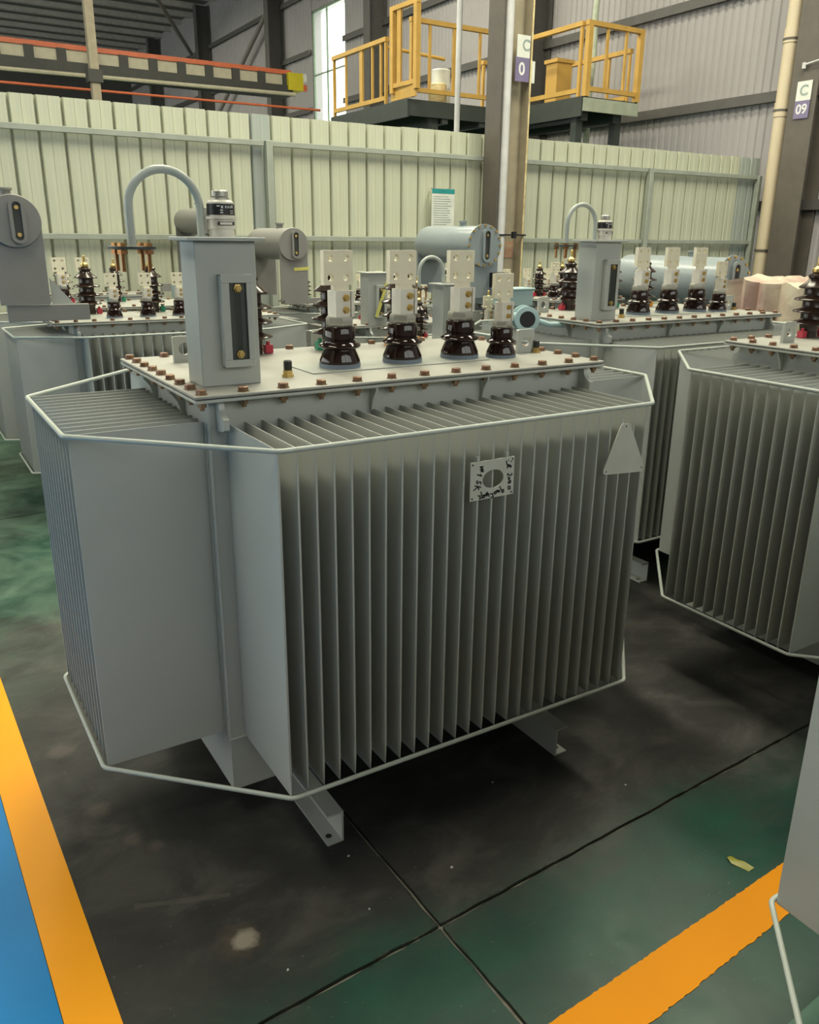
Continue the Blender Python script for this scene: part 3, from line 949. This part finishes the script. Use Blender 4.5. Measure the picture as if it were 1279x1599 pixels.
def make_transformer(name, L, ns, H, h0, a, b, w, d, zb, Zc, Zf, nf, xl, detail=True, ye=.0861, paint='paint', cy=None, cx=-.0996, tx=-.0502):
    """oil transformer body; origin below the front left corner of the front fin bank"""
    P = M[paint]
    root = empty(name)
    Dy = 2 * b + w
    cyv = cy if cy is not None else b - .10
    # tank with plain corner strips
    tk = obj('tank', MB().box(tx, L - tx, d, Dy - d, zb, Zf - .002), P, root)
    # weld beads: thin flats up each visible corner
    wl = MB()
    for yy in (d + .004, d + .030):
        wl.box(tx - .0035, tx, yy - .0025, yy + .0025, h0, H)
    wl.cyl((tx, d, h0), (tx, d, H), .004, 8)
    wl.cyl((tx - .002, d - .001, h0), (0, d - .001, h0), .004, 6)
    obj('weld_bead', wl, P, tk)
    obj('tank_flange', MB().box(cx, L - cx, cyv, Dy - cyv, Zf, Zf + .009), P, root, bev=.002)
    obj('gasket', MB().box(cx + .006, L - cx - .006, cyv + .006, Dy - cyv - .006, Zf + .009, Zc - .009), M['gasket'], root)
    obj('cover_plate', MB().box(cx, L - cx, cyv, Dy - cyv, Zc - .009, Zc), M['cover'], root, bev=.003)
    # fins
    fm = fin_mesh(d, h0, H)
    pitch = L / (nf - 1)
    for i in range(nf):
        put('cooling_fin', fm, root, (i * pitch, 0, 0))
        if detail or i % 3 == 0:
            put('cooling_fin', fm, root, (i * pitch, Dy, 0), (0, 0, PI))
    sm = fin_mesh(a + tx, h0, H)
    for i in range(ns):
        y = b + w * i / (ns - 1)
        put('cooling_fin', sm, root, (-a, y, 0), (0, 0, -PI / 2))
        put('cooling_fin', sm, root, (L + a, y, 0), (0, 0, PI / 2))
    e = .008
    for z in (H, h0):
        ring = [(0, -e, z), (L + .012, -e, z), (L + a + e, b - .004, z), (L + a + e, b + w + .004, z), (L + .012, Dy + e, z), (-.006, Dy + e, z), (-a - e, b + w + .004, z), (-a - e, b - .004, z)]
        pth = []
        n = len(ring)
        for i in range(n):
            p0, p1, p2 = Vector(ring[i - 1]), Vector(ring[i]), Vector(ring[(i + 1) % n])
            pth += [p1 + (p0 - p1).normalized() * .012, p1 + (p0 - p1).normalized() * .003 + (p2 - p1).normalized() * .003, p1 + (p2 - p1).normalized() * .012]
        obj('edge_rod', MB().tube(pth, .0068, 8, True), M['paint_light'], root, angle=60)
    # bolts round the cover, a nut under each
    nx, ny = max(5, round((L - 2 * cx) / .1166)), max(4, round((Dy - 2 * cyv) / .1067))
    m = .026
    X0, X1, Y0, Y1 = cx + m, L - cx - m, cyv + m, Dy - cyv - m
    ring = [(X0 + (X1 - X0) * i / nx, Y0) for i in range(nx + 1)] + [(X0 + (X1 - X0) * i / nx, Y1) for i in range(nx + 1)]
    ring += [(X0, Y0 + (Y1 - Y0) * j / ny) for j in range(1, ny)] + [(X1, Y0 + (Y1 - Y0) * j / ny) for j in range(1, ny)]
    for (x, y) in ring:
        o = put('cover_bolt', BOLT, root, (x, y, Zc), (0, 0, random.uniform(0, 1)))
        put('nut', NUT, o, (0, 0, Zf - Zc))
    # gussets under the flange, front/back and both ends
    gh = Zf - H - .0
    gp = [(0, 0), (0, -gh - .004), (-.012, -gh - .004), (-.022, -gh * .55), (-.040, -.012), (-.043, 0)]
    gm = MB().prism(gp, .007).mesh('gusset', M['paint_light'])
    for x in (.36 * L, .686 * L):
        put('gusset', gm, root, (x, d, Zf), (0, 0, PI / 2))
        put('gusset', gm, root, (x, Dy - d, Zf), (0, 0, -PI / 2))
    for f in (.32, .68):
        put('gusset', gm, root, (tx, cyv + (Dy - 2 * cyv) * f, Zf), (0, 0, 0))
        put('gusset', gm, root, (L - tx, cyv + (Dy - 2 * cyv) * f, Zf), (0, 0, PI))
    hk = [(.0, 0), (.0, -.085), (-.050, -.080), (-.060, -.074), (-.060, -.046), (-.050, -.042), (-.036, -.034), (-.028, -.020), (-.026, 0)]
    hm = MB().prism(hk, .016).mesh('lifting_hook', P)
    for x in (tx + .035, L - tx - .01):
        put('lifting_hook', hm, root, (x, d, Zf), (0, 0, PI / 2))
        put('lifting_hook', hm, root, (x, Dy - d, Zf), (0, 0, -PI / 2))
    # skid channels
    wc = .0547
    for left in (True, False):
        mb = MB()
        x0 = xl if left else L - xl - wc
        channel(mb, x0, x0 + wc, ye, Dy - ye, 0, zb, left)
        o = obj('base_channel', mb, P, root)
        hx = x0 + (.020 if left else .034)
        obj('bolt_hole', MB().lathe([(.010, .0061), (.010, .0066)], 12), M['black'], o, (hx, ye + .035, 0))
    root['dims'] = 0.0
    del root['dims']
    return root, Dy


def gauge_meshes(h, w):
    fr = MB().box(-w / 2, w / 2, -.030, -.024, 0, .020).box(-w / 2, w / 2, -.030, -.024, h - .022, h)
    fr.box(-w / 2, -.022, -.030, -.024, .020, h - .022).box(.026, w / 2, -.030, -.024, .020, h - .022)
    fr.box(-w / 2, -w / 2 + .004, -.024, 0, 0, h).box(w / 2 - .004, w / 2, -.024, 0, 0, h).box(-w / 2, w / 2, -.024, 0, 0, .004).box(-w / 2, w / 2, -.024, 0, h - .004, h)
    return fr


def add_box_tank(root, x, y, z0, wx, wy, h, pipe=True, gauge=True, paint='paint', tape=False):
    """rectangular oil conservator with arched breather pipe, level gauge and pressure relief device"""
    P = M[paint]
    bx = obj('expansion_box', MB().box(0, wx, 0, wy, 0, h), P, root, (x, y, z0), bev=.003)
    obj('box_lid', MB().box(-.022, wx + .022, -.022, wy + .022, h, h + .010), P, bx, bev=.002)
    if gauge:
        gh, gw = h * .64, .088
        gx = wx * .60
        obj('gauge_frame', gauge_meshes(gh, gw), P, bx, (gx, 0, h * .14), bev=.0015)
        obj('gauge_back', MB().box(gx - .022, gx + .026, -.022, -.001, h * .14 + .018, h * .78 - .018), M['dark_slot'], bx)
        obj('gauge_glass', MB().cyl((gx + .002, -.026, h * .14 + .04), (gx + .002, -.026, h * .78 - .04), .0075, 10), M['gauge_glass'], bx)
        for zz in (h * .14 + .034, h * .78 - .036):
            mm = Matrix.Translation((gx + .002, -.022, zz)) @ Matrix.Rotation(PI / 2, 4, 'X')
            obj('gauge_screw', MB().lathe([(.012, 0), (.012, .006), (.008, .0065), (.008, .013)], 6, mm), M['brass'], bx)
    if tape:
        mm = Matrix.Translation((wx * .6, -.033, h * .5)) @ Matrix.Rotation(.35, 4, 'Y')
        obj('yellow_tape', MB().box(-.014, .014, 0, .001, -.14, .14, mm), M['tape'], bx)
    if pipe:
        px, py = wx * .27, wy * .55
        R = .0935
        cxp = px - R
        pts = [(px, py, h + .008), (px, py, h + .082)]
        for k in range(1, 17):
            an = PI * k / 16
            pts.append((cxp + R * math.cos(an), py, h + .082 + R * math.sin(an)))
        pts.append((cxp - R, py, h - .012))
        pp = obj('breather_pipe', MB().tube(pts, .0108, 14), M['paint_light'], bx, angle=60)
        ex = cxp - R
        obj('pipe_collar', MB().lathe([(.015, h + .008), (.015, h + .014)], 14), M['paint_light'], pp, (px, py, 0))
        obj('pipe_flange', MB().lathe([(.060, 0), (.060, .007)], 24), M['deck'], pp, (ex, py, h - .022))
        for k in range(4):
            an = PI / 4 + PI / 2 * k
            bb = MB().lathe([(.0115, .007), (.0115, .016)], 6).lathe([(.0055, -.055), (.0055, 0)], 8).lathe([(.013, -.012), (.013, -.001)], 6)
            obj('flange_bolt', bb, M['copper'], pp, (ex + .047 * math.cos(an), py + .047 * math.sin(an), h - .022))
        # gas and pressure device
        rx, ry = wx * .58, wy * .45
        rd = obj('relief_device', MB().lathe([(.034, h + .008), (.034, h + .030), (.037, h + .031), (.037, h + .055), (.044, h + .056), (.044, h + .061), (.036, h + .062), (.0355, h + .098), (.031, h + .104)], 24), M['clamp'], bx, (rx, ry, 0))
        obj('label_band', MB().lathe([(.0372, h + .066), (.0368, h + .094)], 24), M['black'], rd)
        mb = MB()
        for (u, v, uw, vh) in [(-.55, .75, .25, .10), (-.25, .60, .14, .22), (.05, .62, .1, .2), (.25, .62, .1, .2), (.45, .62, .1, .2), (.65, .64, .14, .24), (-.3, .38, .22, .1), (-.3, .15, .22, .12), (.6, .34, .35, .06), (.6, .14, .35, .06)]:
            for q in range(2):
                a1 = -PI / 2 + .9 * (u + uw * (q - 1) / 2)
                a2 = -PI / 2 + .9 * (u + uw * q / 2)
                z1, z2 = h + .066 + .028 * (v), h + .066 + .028 * (v + vh)
                r = .0377
                mb.add([(r * math.cos(a1), r * math.sin(a1), z1), (r * math.cos(a2), r * math.sin(a2), z1), (r * math.cos(a2), r * math.sin(a2), z2), (r * math.cos(a1), r * math.sin(a1), z2)], [(0, 1, 2, 3)])
        obj('label_marks', mb, M['white_print'], rd)
        obj('vent_slot', MB().box(-.023, .023, -.0385, -.036, h + .040, h + .049), M['black'], rd)
        obj('handle', MB().box(-.017, .017, -.0395, -.0384, h + .0415, h + .0475), M['clamp'], rd)
        obj('cap', MB().lathe([(.024, h + .104), (.024, h + .110), (.020, h + .111), (.022, h + .113), (.022, h + .126), (.019, h + .129)], 16), M['steel'], rd)
    return bx


def add_plug(root, x, y, z, s=1.0):
    o = obj('oil_plug', MB().lathe([(.019 * s, 0), (.019 * s, .008 * s), (.015 * s, .009 * s), (.015 * s, .020 * s)], 6), M['brass'], root, (x, y, z))
    obj('plug_cap', MB().lathe([(.0115 * s, .020 * s), (.0125 * s, .022 * s), (.0125 * s, .046 * s), (.009 * s, .049 * s)], 14), M['black'], o)
    return o


# dimensions measured for the machine in front
H, h0, a_, b_, w_, d_ = 1.2794, .2931, .4074, .4063, .6049, .3516
zb_, Zc, Zf = .1091, 1.3677, 1.3474
main, DY = make_transformer('power_transformer', 1.25, 13, H, h0, a_, b_, w_, d_, zb_, Zc, Zf, 26, .1449, cy=.3054)
tag(main, 'grey oil transformer in front carrying a scribbled plate and a triangular plate', 'transformer', 'twin box-top transformers')
bxm = add_box_tank(main, -.035, .432, Zc, .170, .125, .385)
# insulating insert plate under the low-voltage row
obj('bushing_insert', MB().box(.33, 1.0, .50, .69, 0, .0035), mat('pale_green_insert', (.34, .36, .325), .42), main, (0, 0, Zc), bev=.001)
for x, y in ((.467, .590), (.702, .592), (.936, .594)):
    put_lv(main, LV, x, y, Zc + .0035, .06)
put_lv(main, LVS, 1.089, .556, Zc, .06)
for x, c in ((.335, 'red'), (.655, 'green'), (.95, 'orange')):
    put_hv(main, x, 1.018, Zc, c)
put('lifting_lug', LUG, main, (.068, .925, Zc))
put('lifting_lug', LUG, main, (1.232, .592, Zc))
add_plug(main, .247, .499, Zc)
add_plug(main, 1.275, .585, Zc, .9)

# copies: same build, own places
SK = ('nameplate_bracket', 'triangle_plate')
tr = copy_tree(main)
tr.location = (2.354, .971, 0)
tag(tr, 'grey box-top transformer behind the scribbled-plate one, its arched pipe before the fence', 'transformer', 'twin box-top transformers')
nr = copy_tree(main)
nr.location = (2.354, -.585, 0)
tag(nr, 'grey transformer cut by the right edge, its narrow finned end towards us', 'transformer', 'twin box-top transformers')
lr = copy_tree(main, None, ('low_voltage_bushing', 'high_voltage_bushing'))
lr.location = (.819, -2.35, 0)
tag(lr, 'grey transformer at bottom right showing one plain fin and a rod above the orange line', 'transformer', 'twin box-top transformers')

# plates welded to the front fins of the first one
np_ = obj('nameplate_bracket', MB().prism(rect_loop(0, .153, 0, .112, .079, .056, 32), .003, None, circle(.079, .056, .037, 32, .027)), M['pale_plate'], main, (.562, -.012, 1.066), (0, -.008, 0))
cf = MB()
lp = rect_loop(0, .153, 0, .112, .079, .056, 32)
for q in ((0, 0), (.153, 0), (.153, .112), (0, .112)):
    near = sorted(range(32), key=lambda k: (lp[k][0] - q[0]) ** 2 + (lp[k][1] - q[1]) ** 2)[:2]
    cf.prism([lp[near[0]], q, lp[near[1]]], .003)
obj('plate_corner', cf, M['pale_plate'], np_)
hol = MB()
for (x, z) in ((.007, .105), (.146, .105), (.007, .007), (.146, .007)):
    hol.cyl((x, -.0006, z), (x, .0005, z), .0028, 10)
obj('corner_holes', hol, M['black'], np_)
obj('weld_tab', MB().box(.022, .030, .001, .014, .108, .126).box(.124, .132, .001, .014, .108, .126), M['paint_light'], np_)
STROKES = [[(0.043, 0.0965), (0.0317, 0.097), (0.0406, 0.0915), (0.032, 0.0889), (0.0433, 0.0881), (0.0349, 0.0832), (0.0444, 0.0826)], [(0.0221, 0.0763), (0.038, 0.0698), (0.0326, 0.0756)], [(0.0254, 0.058), (0.0203, 0.0564), (0.024, 0.0498), (0.0317, 0.054), (0.037, 0.0517), (0.0355, 0.0459)], [(0.0155, 0.0443), (0.0367, 0.0373)], [(0.027, 0.0403), (0.0116, 0.0313)], [(0.027, 0.0403), (0.03, 0.0308)], [(0.1407, 0.0992), (0.1425, 0.0977)], [(0.1233, 0.1016), (0.1255, 0.0922), (0.1317, 0.089)], [(0.1301, 0.1033), (0.131, 0.1021)], [(0.1317, 0.0898), (0.1414, 0.0853), (0.1408, 0.0806), (0.1283, 0.0879), (0.1287, 0.0792)], [(0.1444, 0.0628), (0.1455, 0.0579), (0.1395, 0.0565), (0.1304, 0.0633), (0.1298, 0.0587)], [(0.1309, 0.0539), (0.1399, 0.0486), (0.1322, 0.0466)], [(0.134, 0.0456), (0.143, 0.0394), (0.1335, 0.0386), (0.1346, 0.0337), (0.1432, 0.0355)], [(0.135, 0.025), (0.1412, 0.0232), (0.1416, 0.0161), (0.1355, 0.0163), (0.1334, 0.0221), (0.135, 0.025)], [(0.1179, 0.0184), (0.1183, 0.0105), (0.1122, 0.01), (0.1118, 0.017), (0.1179, 0.0184)], [(0.1148, 0.0095), (0.1025, 0.0294)], [(0.1039, 0.0183), (0.0989, 0.0137), (0.0917, 0.018), (0.0969, 0.0195), (0.1033, 0.013), (0.0953, 0.0158)], [(0.09, 0.0167), (0.0831, 0.0147), (0.0869, 0.0087), (0.092, 0.0117), (0.09, 0.0167)], [(0.071, 0.0121), (0.078, 0.0117), (0.0819, 0.0026), (0.0733, 0.0012)], [(0.0584, 0.0202), (0.0678, 0.0049)], [(0.057, 0.0113), (0.0656, 0.0137)], [(0.055, 0.0162), (0.0518, 0.0106), (0.0589, 0.0079), (0.0605, 0.0122), (0.055, 0.0162)], [(0.0464, 0.0137), (0.0433, 0.0051), (0.0503, 0.0047), (0.0491, 0.0118), (0.0464, 0.0137)], [(0.0373, 0.0235), (0.0432, 0.0058)], [(0.0272, 0.013), (0.036, 0.0123), (0.0328, 0.0037), (0.0415, 0.0061)]]
ink = MB()
for s in STROKES:
    for (x0, z0), (x1, z1) in zip(s[:-1], s[1:]):
        dx, dz = x1 - x0, z1 - z0
        l = math.hypot(dx, dz) or 1e-6
        nx, nz = -dz / l * .0019, dx / l * .0019
        ex, ez = dx / l * .0008, dz / l * .0008
        ink.prism([(x0 - ex + nx, z0 - ez + nz), (x0 - ex - nx, z0 - ez - nz), (x1 + ex - nx, z1 + ez - nz), (x1 + ex + nx, z1 + ez + nz)], .0004, Matrix.Translation((0, -.0005, 0)))
obj('handwriting', ink, M['ink'], np_)['label'] = 'black marker handwriting'
tp = obj('triangle_plate', MB().prism([(1.129, 1.224), (1.137, 1.229), (1.163, 1.226), (1.168, 1.221), (1.244, 1.084), (1.243, 1.064), (1.238, 1.062), (1.082, 1.072), (1.070, 1.078), (1.069, 1.090)], .003), M['pale_plate'], main, (0, -.012, 0))
hol = MB()
for (x, z) in ((1.150, 1.219), (1.080, 1.082), (1.235, 1.076)):
    hol.cyl((x, -.0006, z), (x, .0005, z), .0026, 10)
obj('corner_holes', hol, M['black'], tp)


# ---- smaller and other transformers behind
def conservator(root, x, y, z, r, L, ped_z, bolted=False, paint='paint_warm', ped=True, tape=None):
    P = M[paint]
    m = Matrix.Translation((0, 0, 0)) @ Matrix.Rotation(-PI / 2, 4, 'X')
    c = obj('conservator', MB().lathe([(r * .55, L - .01), (r * .9, L - .03), (r, L - .07), (r, 0)][::-1], 40, m), P, root, (x, y, z), angle=40)
    cap = MB().lathe([(r * 1.10, -.012), (r * 1.10, 0), ], 40, m) if bolted else MB().lathe([(r * 1.0, -.010), (r * 1.03, -.004), (r * 1.03, .004)], 40, m)
    obj('end_cap', cap, P, c)
    if bolted:
        for k in range(16):
            an = 2 * PI * k / 16
            mm = Matrix.Translation((r * 1.03 * math.cos(an), -.012, r * 1.03 * math.sin(an))) @ Matrix.Rotation(PI / 2, 4, 'X')
            obj('cap_bolt', MB().lathe([(.012, 0), (.012, .010)], 6, mm), M['brass'], c)
    # oval gauge frame
    fh, fw = r * .95, r * .30
    n = 28
    outer, inner = [], []
    for k in range(n):
        an = 2 * PI * k / n
        sx, sz = math.cos(an), math.sin(an)
        oz = fh * .62 if sz > 0 else -fh * .62
        outer.append((fw * sx, oz + fw * sz * .9 + .0))
        inner.append((fw * .55 * sx, oz + fw * .55 * sz * .9))
    obj('gauge_frame', MB().prism(outer, .022, Matrix.Translation((r * .12, -.034, 0)), inner), P, c)
    obj('gauge_back', MB().box(r * .12 - fw * .58, r * .12 + fw * .58, -.016, -.0125, -fh * .8, fh * .8), M['dark_slot'], c)
    for zz in (-fh * .55, fh * .55):
        mm = Matrix.Translation((r * .12, -.016, zz)) @ Matrix.Rotation(PI / 2, 4, 'X')
        obj('gauge_screw', MB().lathe([(.012, 0), (.012, .014)], 8, mm), M['brass'], c)
    obj('drain_plug', MB().lathe([(.014, -r - .03), (.014, -r * .98)], 10), P, c, (0, .03, 0))
    f = obj('filler_neck', MB().lathe([(.03, r * .98), (.03, r + .03), (.04, r + .032), (.04, r + .045)], 14), P, c, (0, L * .35, 0))
    if ped:
        pd = obj('pedestal', MB().box(-r * .9, r * 1.02, .012, .03, ped_z - z, -r * .05), P, c)
        obj('pedestal', MB().box(-r * .9, r * 1.02, L - .09, L - .07, ped_z - z, -r * .1), P, c)
        if tape:
            obj('yellow_tape', MB().box(-r * .05, r * 1.0, .0095, .0118, -r * 1.65, -r * 1.45, Matrix.Rotation(-.05, 4, 'Y')), M['tape'], pd)
    return c


def small(name, loc, L, nf, ns, Hs, label, a=.39, b=.19, w=.58, d=.2, Zcs=None, paint='paint'):
    Zcs = Zcs or Hs + .08
    r, Dy = make_transformer(name, L, ns, Hs, .293, a, b, w, d, .11, Zcs, Zcs - .02, nf, .14, False, .09, paint, .15, -.17)
    r.location = loc
    tag(r, label, 'transformer')
    return r, Dy, Zcs


# left, with conservator end-on at the picture's left edge
tl, dy, z = small('power_transformer', (.286, 3.663, 0), 1.17, 19, 10, 1.155, 'grey transformer at left edge with an end-on conservator drum on a bracket')
conservator(tl, -.335, 0.0, 1.829, .142, .62, 1.36)
obj('conservator_beam', MB().box(-.43, .03, .02, .06, 1.262, 1.357), M['paint_warm'], tl, bev=.003)
obj('bracket_gusset', MB().prism([(-.175, 1.357), (-.05, 1.357), (-.175, 1.51)], .012), M['paint'], tl, (0, .05, 0))
for x in (.25, .47, .69, .90):
    put_lv(tl, LVS, x, .36, z, .1)
for x, c in ((.16, 'red'), (.60, 'green'), (1.0, 'orange')):
    put_hv(tl, x, .72, z, c, 1.15)
vb = obj('valve_body', MB().box(-.05, .05, -.04, .04, 0, .16).box(-.075, .075, -.055, .055, .10, .19), M['valve_blue'], tl, (.80, .60, z))
obj('valve_port', MB().cyl((0.02, -.058, .14), (0.02, -.04, .14), .028, 14), M['black'], vb)

# behind it at the left edge
t2, dy, z = small('power_transformer', (.25, 4.73, 0), 1.15, 18, 10, 1.155, 'grey transformer mostly hidden behind the left edge drum transformer')
for x in (-.02, .16, .33):
    put_lv(t2, LV, x, .40, z + .0, .1)
for x, c in ((.22, 'red'), (.62, 'green')):
    put_hv(t2, x, .70, z, c)

# small drum seen past the arched pipe
t3, dy, z = small('power_transformer', (.55, 6.18, 0), .80, 13, 8, 1.15, 'grey transformer by the fence whose small drum shows beside the arched pipe', a=.3, b=.15, w=.45, d=.16)
conservator(t3, 1.42, .06, 1.89, .12, .80, 1.3)
obj('conservator_beam', MB().box(.95, 1.53, .14, .20, 1.25, 1.32), M['paint_warm'], t3)

# drum with yellow tape
t4, dy, z = small('power_transformer', (2.80, 5.40, 0), 1.1, 17, 9, 1.07, 'grey transformer with taped drum pedestal right of the oil box')
conservator(t4, -.335, .03, 1.69, .14, .85, 1.20, tape=True)
obj('conservator_beam', MB().box(-.43, .06, .04, .085, 1.165, 1.215), M['paint_warm'], t4)
for x in (-.02, .2):
    put_hv(t4, x + .1, .70, z, 'green', .8)
for x in (.30, .52, .74, .95):
    put_lv(t4, LVS, x, .36, z)
cb = obj('cable_box', MB().box(-.16, .16, -.14, .14, 0, .42).prism([(-.165, .42), (.165, .42), (.165, .43), (-.165, .47)], .29, Matrix.Translation((0, -.145, 0))), M['paint_warm'], t4, (-.81, -.62, .68), bev=.003)
obj('yellow_tape', MB().box(-.13, .04, -.1422, -.1405, .27, .33), M['tape'], cb)
obj('box_arm', MB().box(.10, .70, .141, .19, .2, .3).box(.62, .70, .141, .70, .2, .3), M['paint_warm'], cb)

# two small box-top machines in the middle
t5, dy, z = small('power_transformer', (2.46, 3.80, 0), .66, 12, 8, 1.03, 'small grey transformer with yellow tape down its oil box', a=.3, b=.16, w=.5, d=.17)
add_box_tank(t5, -.035, .16, z, .17, .13, .385, pipe=False, tape=True)
for x in (.25, .42, .59):
    put_lv(t5, LVS, x, .36, z)
for x, c in ((.2, 'red'), (.45, 'green'), (.7, 'orange')):
    put_hv(t5, x, .62, z, c)
t6, dy, z = small('power_transformer', (2.385, 2.62, 0), .62, 11, 8, 1.02, 'small grey transformer with arched pipe just behind the brown bushings', a=.28, b=.15, w=.45, d=.16)
add_box_tank(t6, -.035, .19, z, .16, .13, .37, pipe=True)
for x, c in ((.0, 'red'), (.3, 'green'), (.6, 'orange')):
    put_hv(t6, x, .55, z, c, .9)
for x in (.26, .44):
    put_lv(t6, LVS, x, .33, z)

# blue-grey drum with bolted end
t7, dy, z = small('power_transformer', (4.14, 4.40, 0), 1.0, 16, 9, 1.12, 'blue-grey transformer with a drum closed by a bolted round flange', a=.36, paint='paint_blue')
conservator(t7, -.305, 0, 1.70, .165, .95, 1.25, bolted=True, paint='paint_blue')
obj('conservator_beam', MB().box(-.45, .08, .04, .09, 1.2, 1.26), M['paint_blue'], t7)
obj('control_box', MB().box(-.22, -.05, -.06, .03, 1.34, 1.47), M['black'], t7, bev=.003)
for x in (.2, .45, .7):
    put_lv(t7, LVS, x, .3, z)

# bushings right of the near column
t8, dy, z = small('power_transformer', (3.95, 3.22, 0), .45, 8, 9, 1.22, 'grey transformer with a row of small bushings right of the near column', a=.3, b=.15, w=.5, d=.16)
for x, c in ((.05, 'red'), (.3, 'green')):
    put_hv(t8, x, .60, z, c, .85)
for x in (-.02, .17, .34, .50):
    put_lv(t8, LVS, x, .32, z)
vb = obj('relay_box', MB().box(-.12, .12, -.07, .07, 0, .105).box(-.13, .13, -.08, .08, .105, .118), M['valve_blue'], t6, (.555, .21, 1.325), bev=.004)
obj('relay_stand', MB().box(-.05, .05, -.04, .04, -.225, 0), M['paint'], vb)

# long blue-grey drum behind the right-hand bushings
t9, dy, z = small('power_transformer', (5.30, 2.62, 0), 1.0, 16, 9, 1.07, 'blue-grey transformer whose long drum lies behind the right-hand bushings', a=.36, b=.15, w=.5, d=.16, paint='paint_blue')
conservator(t9, -.385, -.02, 1.45, .19, 1.15, 1.15, bolted=True, paint='paint_blue')
obj('conservator_beam', MB().box(-.55, .06, .05, .11, 1.10, 1.16), M['paint_blue'], t9)
for x in (.1, .35, .6):
    put_lv(t9, LVS, x, .3, z)

# pale blue valve standing on the small machine behind the fourth bushing
vv = obj('butterfly_valve', MB().lathe([(.052, -.045), (.074, -.04), (.074, -.026), (.054, -.018), (.054, .045), (.074, .052), (.074, .066), (.052, .07)], 28, Matrix.Rotation(PI / 2, 4, 'X')), M['valve_blue'], tr, (-.374, .549, 1.385), (0, 0, -.45))
vv.scale = (.85, .85, .85)
obj('valve_bore', MB().lathe([(.047, .0702), (.047, .072)], 20, Matrix.Rotation(PI / 2, 4, 'X')), M['black'], vv)
obj('valve_arm', MB().lathe([(.05, -.085), (.055, -.07), (.042, -.04), (.040, .03), (.048, .05), (.028, .075)], 20), M['valve_blue'], vv, (-.115, .02, 0))
obj('valve_neck', MB().cyl((-.115, .01, 0), (-.03, .01, 0), .035, 14).tube([(0, .04, 0), (.05, .12, -.01), (.20, .20, -.055), (.42, .20, -.06)], .017, 14), M['valve_blue'], vv)

# ---- red oxide tank under plastic film
wrp = empty('wrapped_tank', (4.75, 1.35, 0))
tag(wrp, 'red oxide tank draped with creamy plastic film at right', 'tank')
obj('tank_body', MB().box(0, 1.5, 0, .85, .1, 1.42).box(-.05, 1.55, -.05, .9, 1.42, 1.46), M['red_lead'], wrp, bev=.006)
obj('skid', MB().box(.1, .2, .05, .8, 0, .1).box(1.3, 1.4, .05, .8, 0, .1), M['red_lead'], wrp)
nx_, ny_ = 90, 54
vs, fs = [], []
rnd = random.Random(3)
hn = [[rnd.uniform(-1, 1) for _ in range(40)] for _ in range(40)]


def crinkle(u, v):
    x, y = u * 30, v * 20
    i, j = int(x), int(y)
    fx, fy = x - i, y - j
    a = hn[i][j] * (1 - fx) + hn[i + 1][j] * fx
    b2 = hn[i][j + 1] * (1 - fx) + hn[i + 1][j + 1] * fx
    return a * (1 - fy) + b2 * fy


for j in range(ny_ + 1):
    for i in range(nx_ + 1):
        u, v = i / nx_, j / ny_
        x = -.62 + 2.74 * u
        y = -.52 + 1.89 * v
        dx = max(-.07 - x, 0, x - 1.57)
        dy = max(-.07 - y, 0, y - .92)
        out = max(dx, dy)
        zz = 1.50 + .05 * crinkle(u, v)
        if out > 0:
            # cloth hangs down outside the tank edge, in folds
            fold = .075 * math.sin(x * 15 + 1.3 * math.sin(x * 5)) if dy >= dx else .07 * math.sin(y * 17 + math.sin(y * 7))
            drop = out * (1.0 + .35 * crinkle(v, u * .6))
            zz -= drop
            if dx > 0:
                x = (-.07 - .05 - abs(fold) if x < 0 else 1.57 + .05 + abs(fold))
            if dy > 0:
                y = (-.07 - .05 - abs(fold) if y < 0 else .92 + .05 + abs(fold))
        vs.append((x, y, zz))
for j in range(ny_):
    for i in range(nx_):
        k = j * (nx_ + 1) + i
        fs.append((k, k + 1, k + nx_ + 2, k + nx_ + 1))
flm = obj('plastic_film', MB().add(vs, fs), M['film'], None, (4.75, 1.35, 0), angle=60)
sol = flm.modifiers.new('thick', 'SOLIDIFY')
sol.thickness = .003
tag(flm, 'crumpled creamy plastic film draped over the red tank', 'plastic sheet')

# ---- scraps on the floor
rnd = random.Random(11)
CH = [(.18, .017, 'pale chip just in front of the left skid foot'), (.768, .079, 'tiny white chip under the middle of the front fins'), (1.15, -.164, 'tiny white chip below the right skid foot'),
      (.42, -.182, 'pale chip beside the crossing of the two floor joints'), (1.55, .39, 'tiny chip by the right end of the bottom rod'), (-.14, -.265, 'pale chip on the dark floor near the concrete spot'), (.134, -.196, 'small pale chip left of the joint running to the skid foot')]
for k, (x, y, lab) in enumerate(CH):
    r = rnd.uniform(.0035, .006)
    pts = [(r * math.cos(t) * rnd.uniform(.6, 1.3), r * math.sin(t) * rnd.uniform(.6, 1.3)) for t in (0, 1.2, 2.4, 3.7, 5)]
    n = 5
    ch = obj('paint_chip', MB().add([(px, py, 0) for px, py in pts] + [(px * .8, py * .8, .0025) for px, py in pts], [tuple(range(n)), tuple(range(n, 2 * n))] + [(q, (q + 1) % n, (q + 1) % n + n, q + n) for q in range(n)]), M['debris'], None, (x, y, 0.0005))
    tag(ch, lab, 'chip', 'pale chips on the floor')
ts = obj('tape_scrap', MB().add([(0, 0, 0), (.022, -.012, .002), (.034, .012, .001), (.030, .035, .004), (.040, .058, .001), (.022, .066, .006), (.006, .050, .002), (.012, .026, .007), (.026, .020, .009)],
                                 [(0, 1, 8), (1, 2, 8), (2, 3, 8), (3, 7, 8), (7, 0, 8), (3, 4, 5), (3, 5, 7), (7, 5, 6), (0, 7, 6)]), M['yellow_tape_scrap'], None, (1.165, -.645, 0.0005), (0, 0, .5))
tag(ts, 'crumpled olive yellow scrap on the green floor by the orange line', 'scrap')
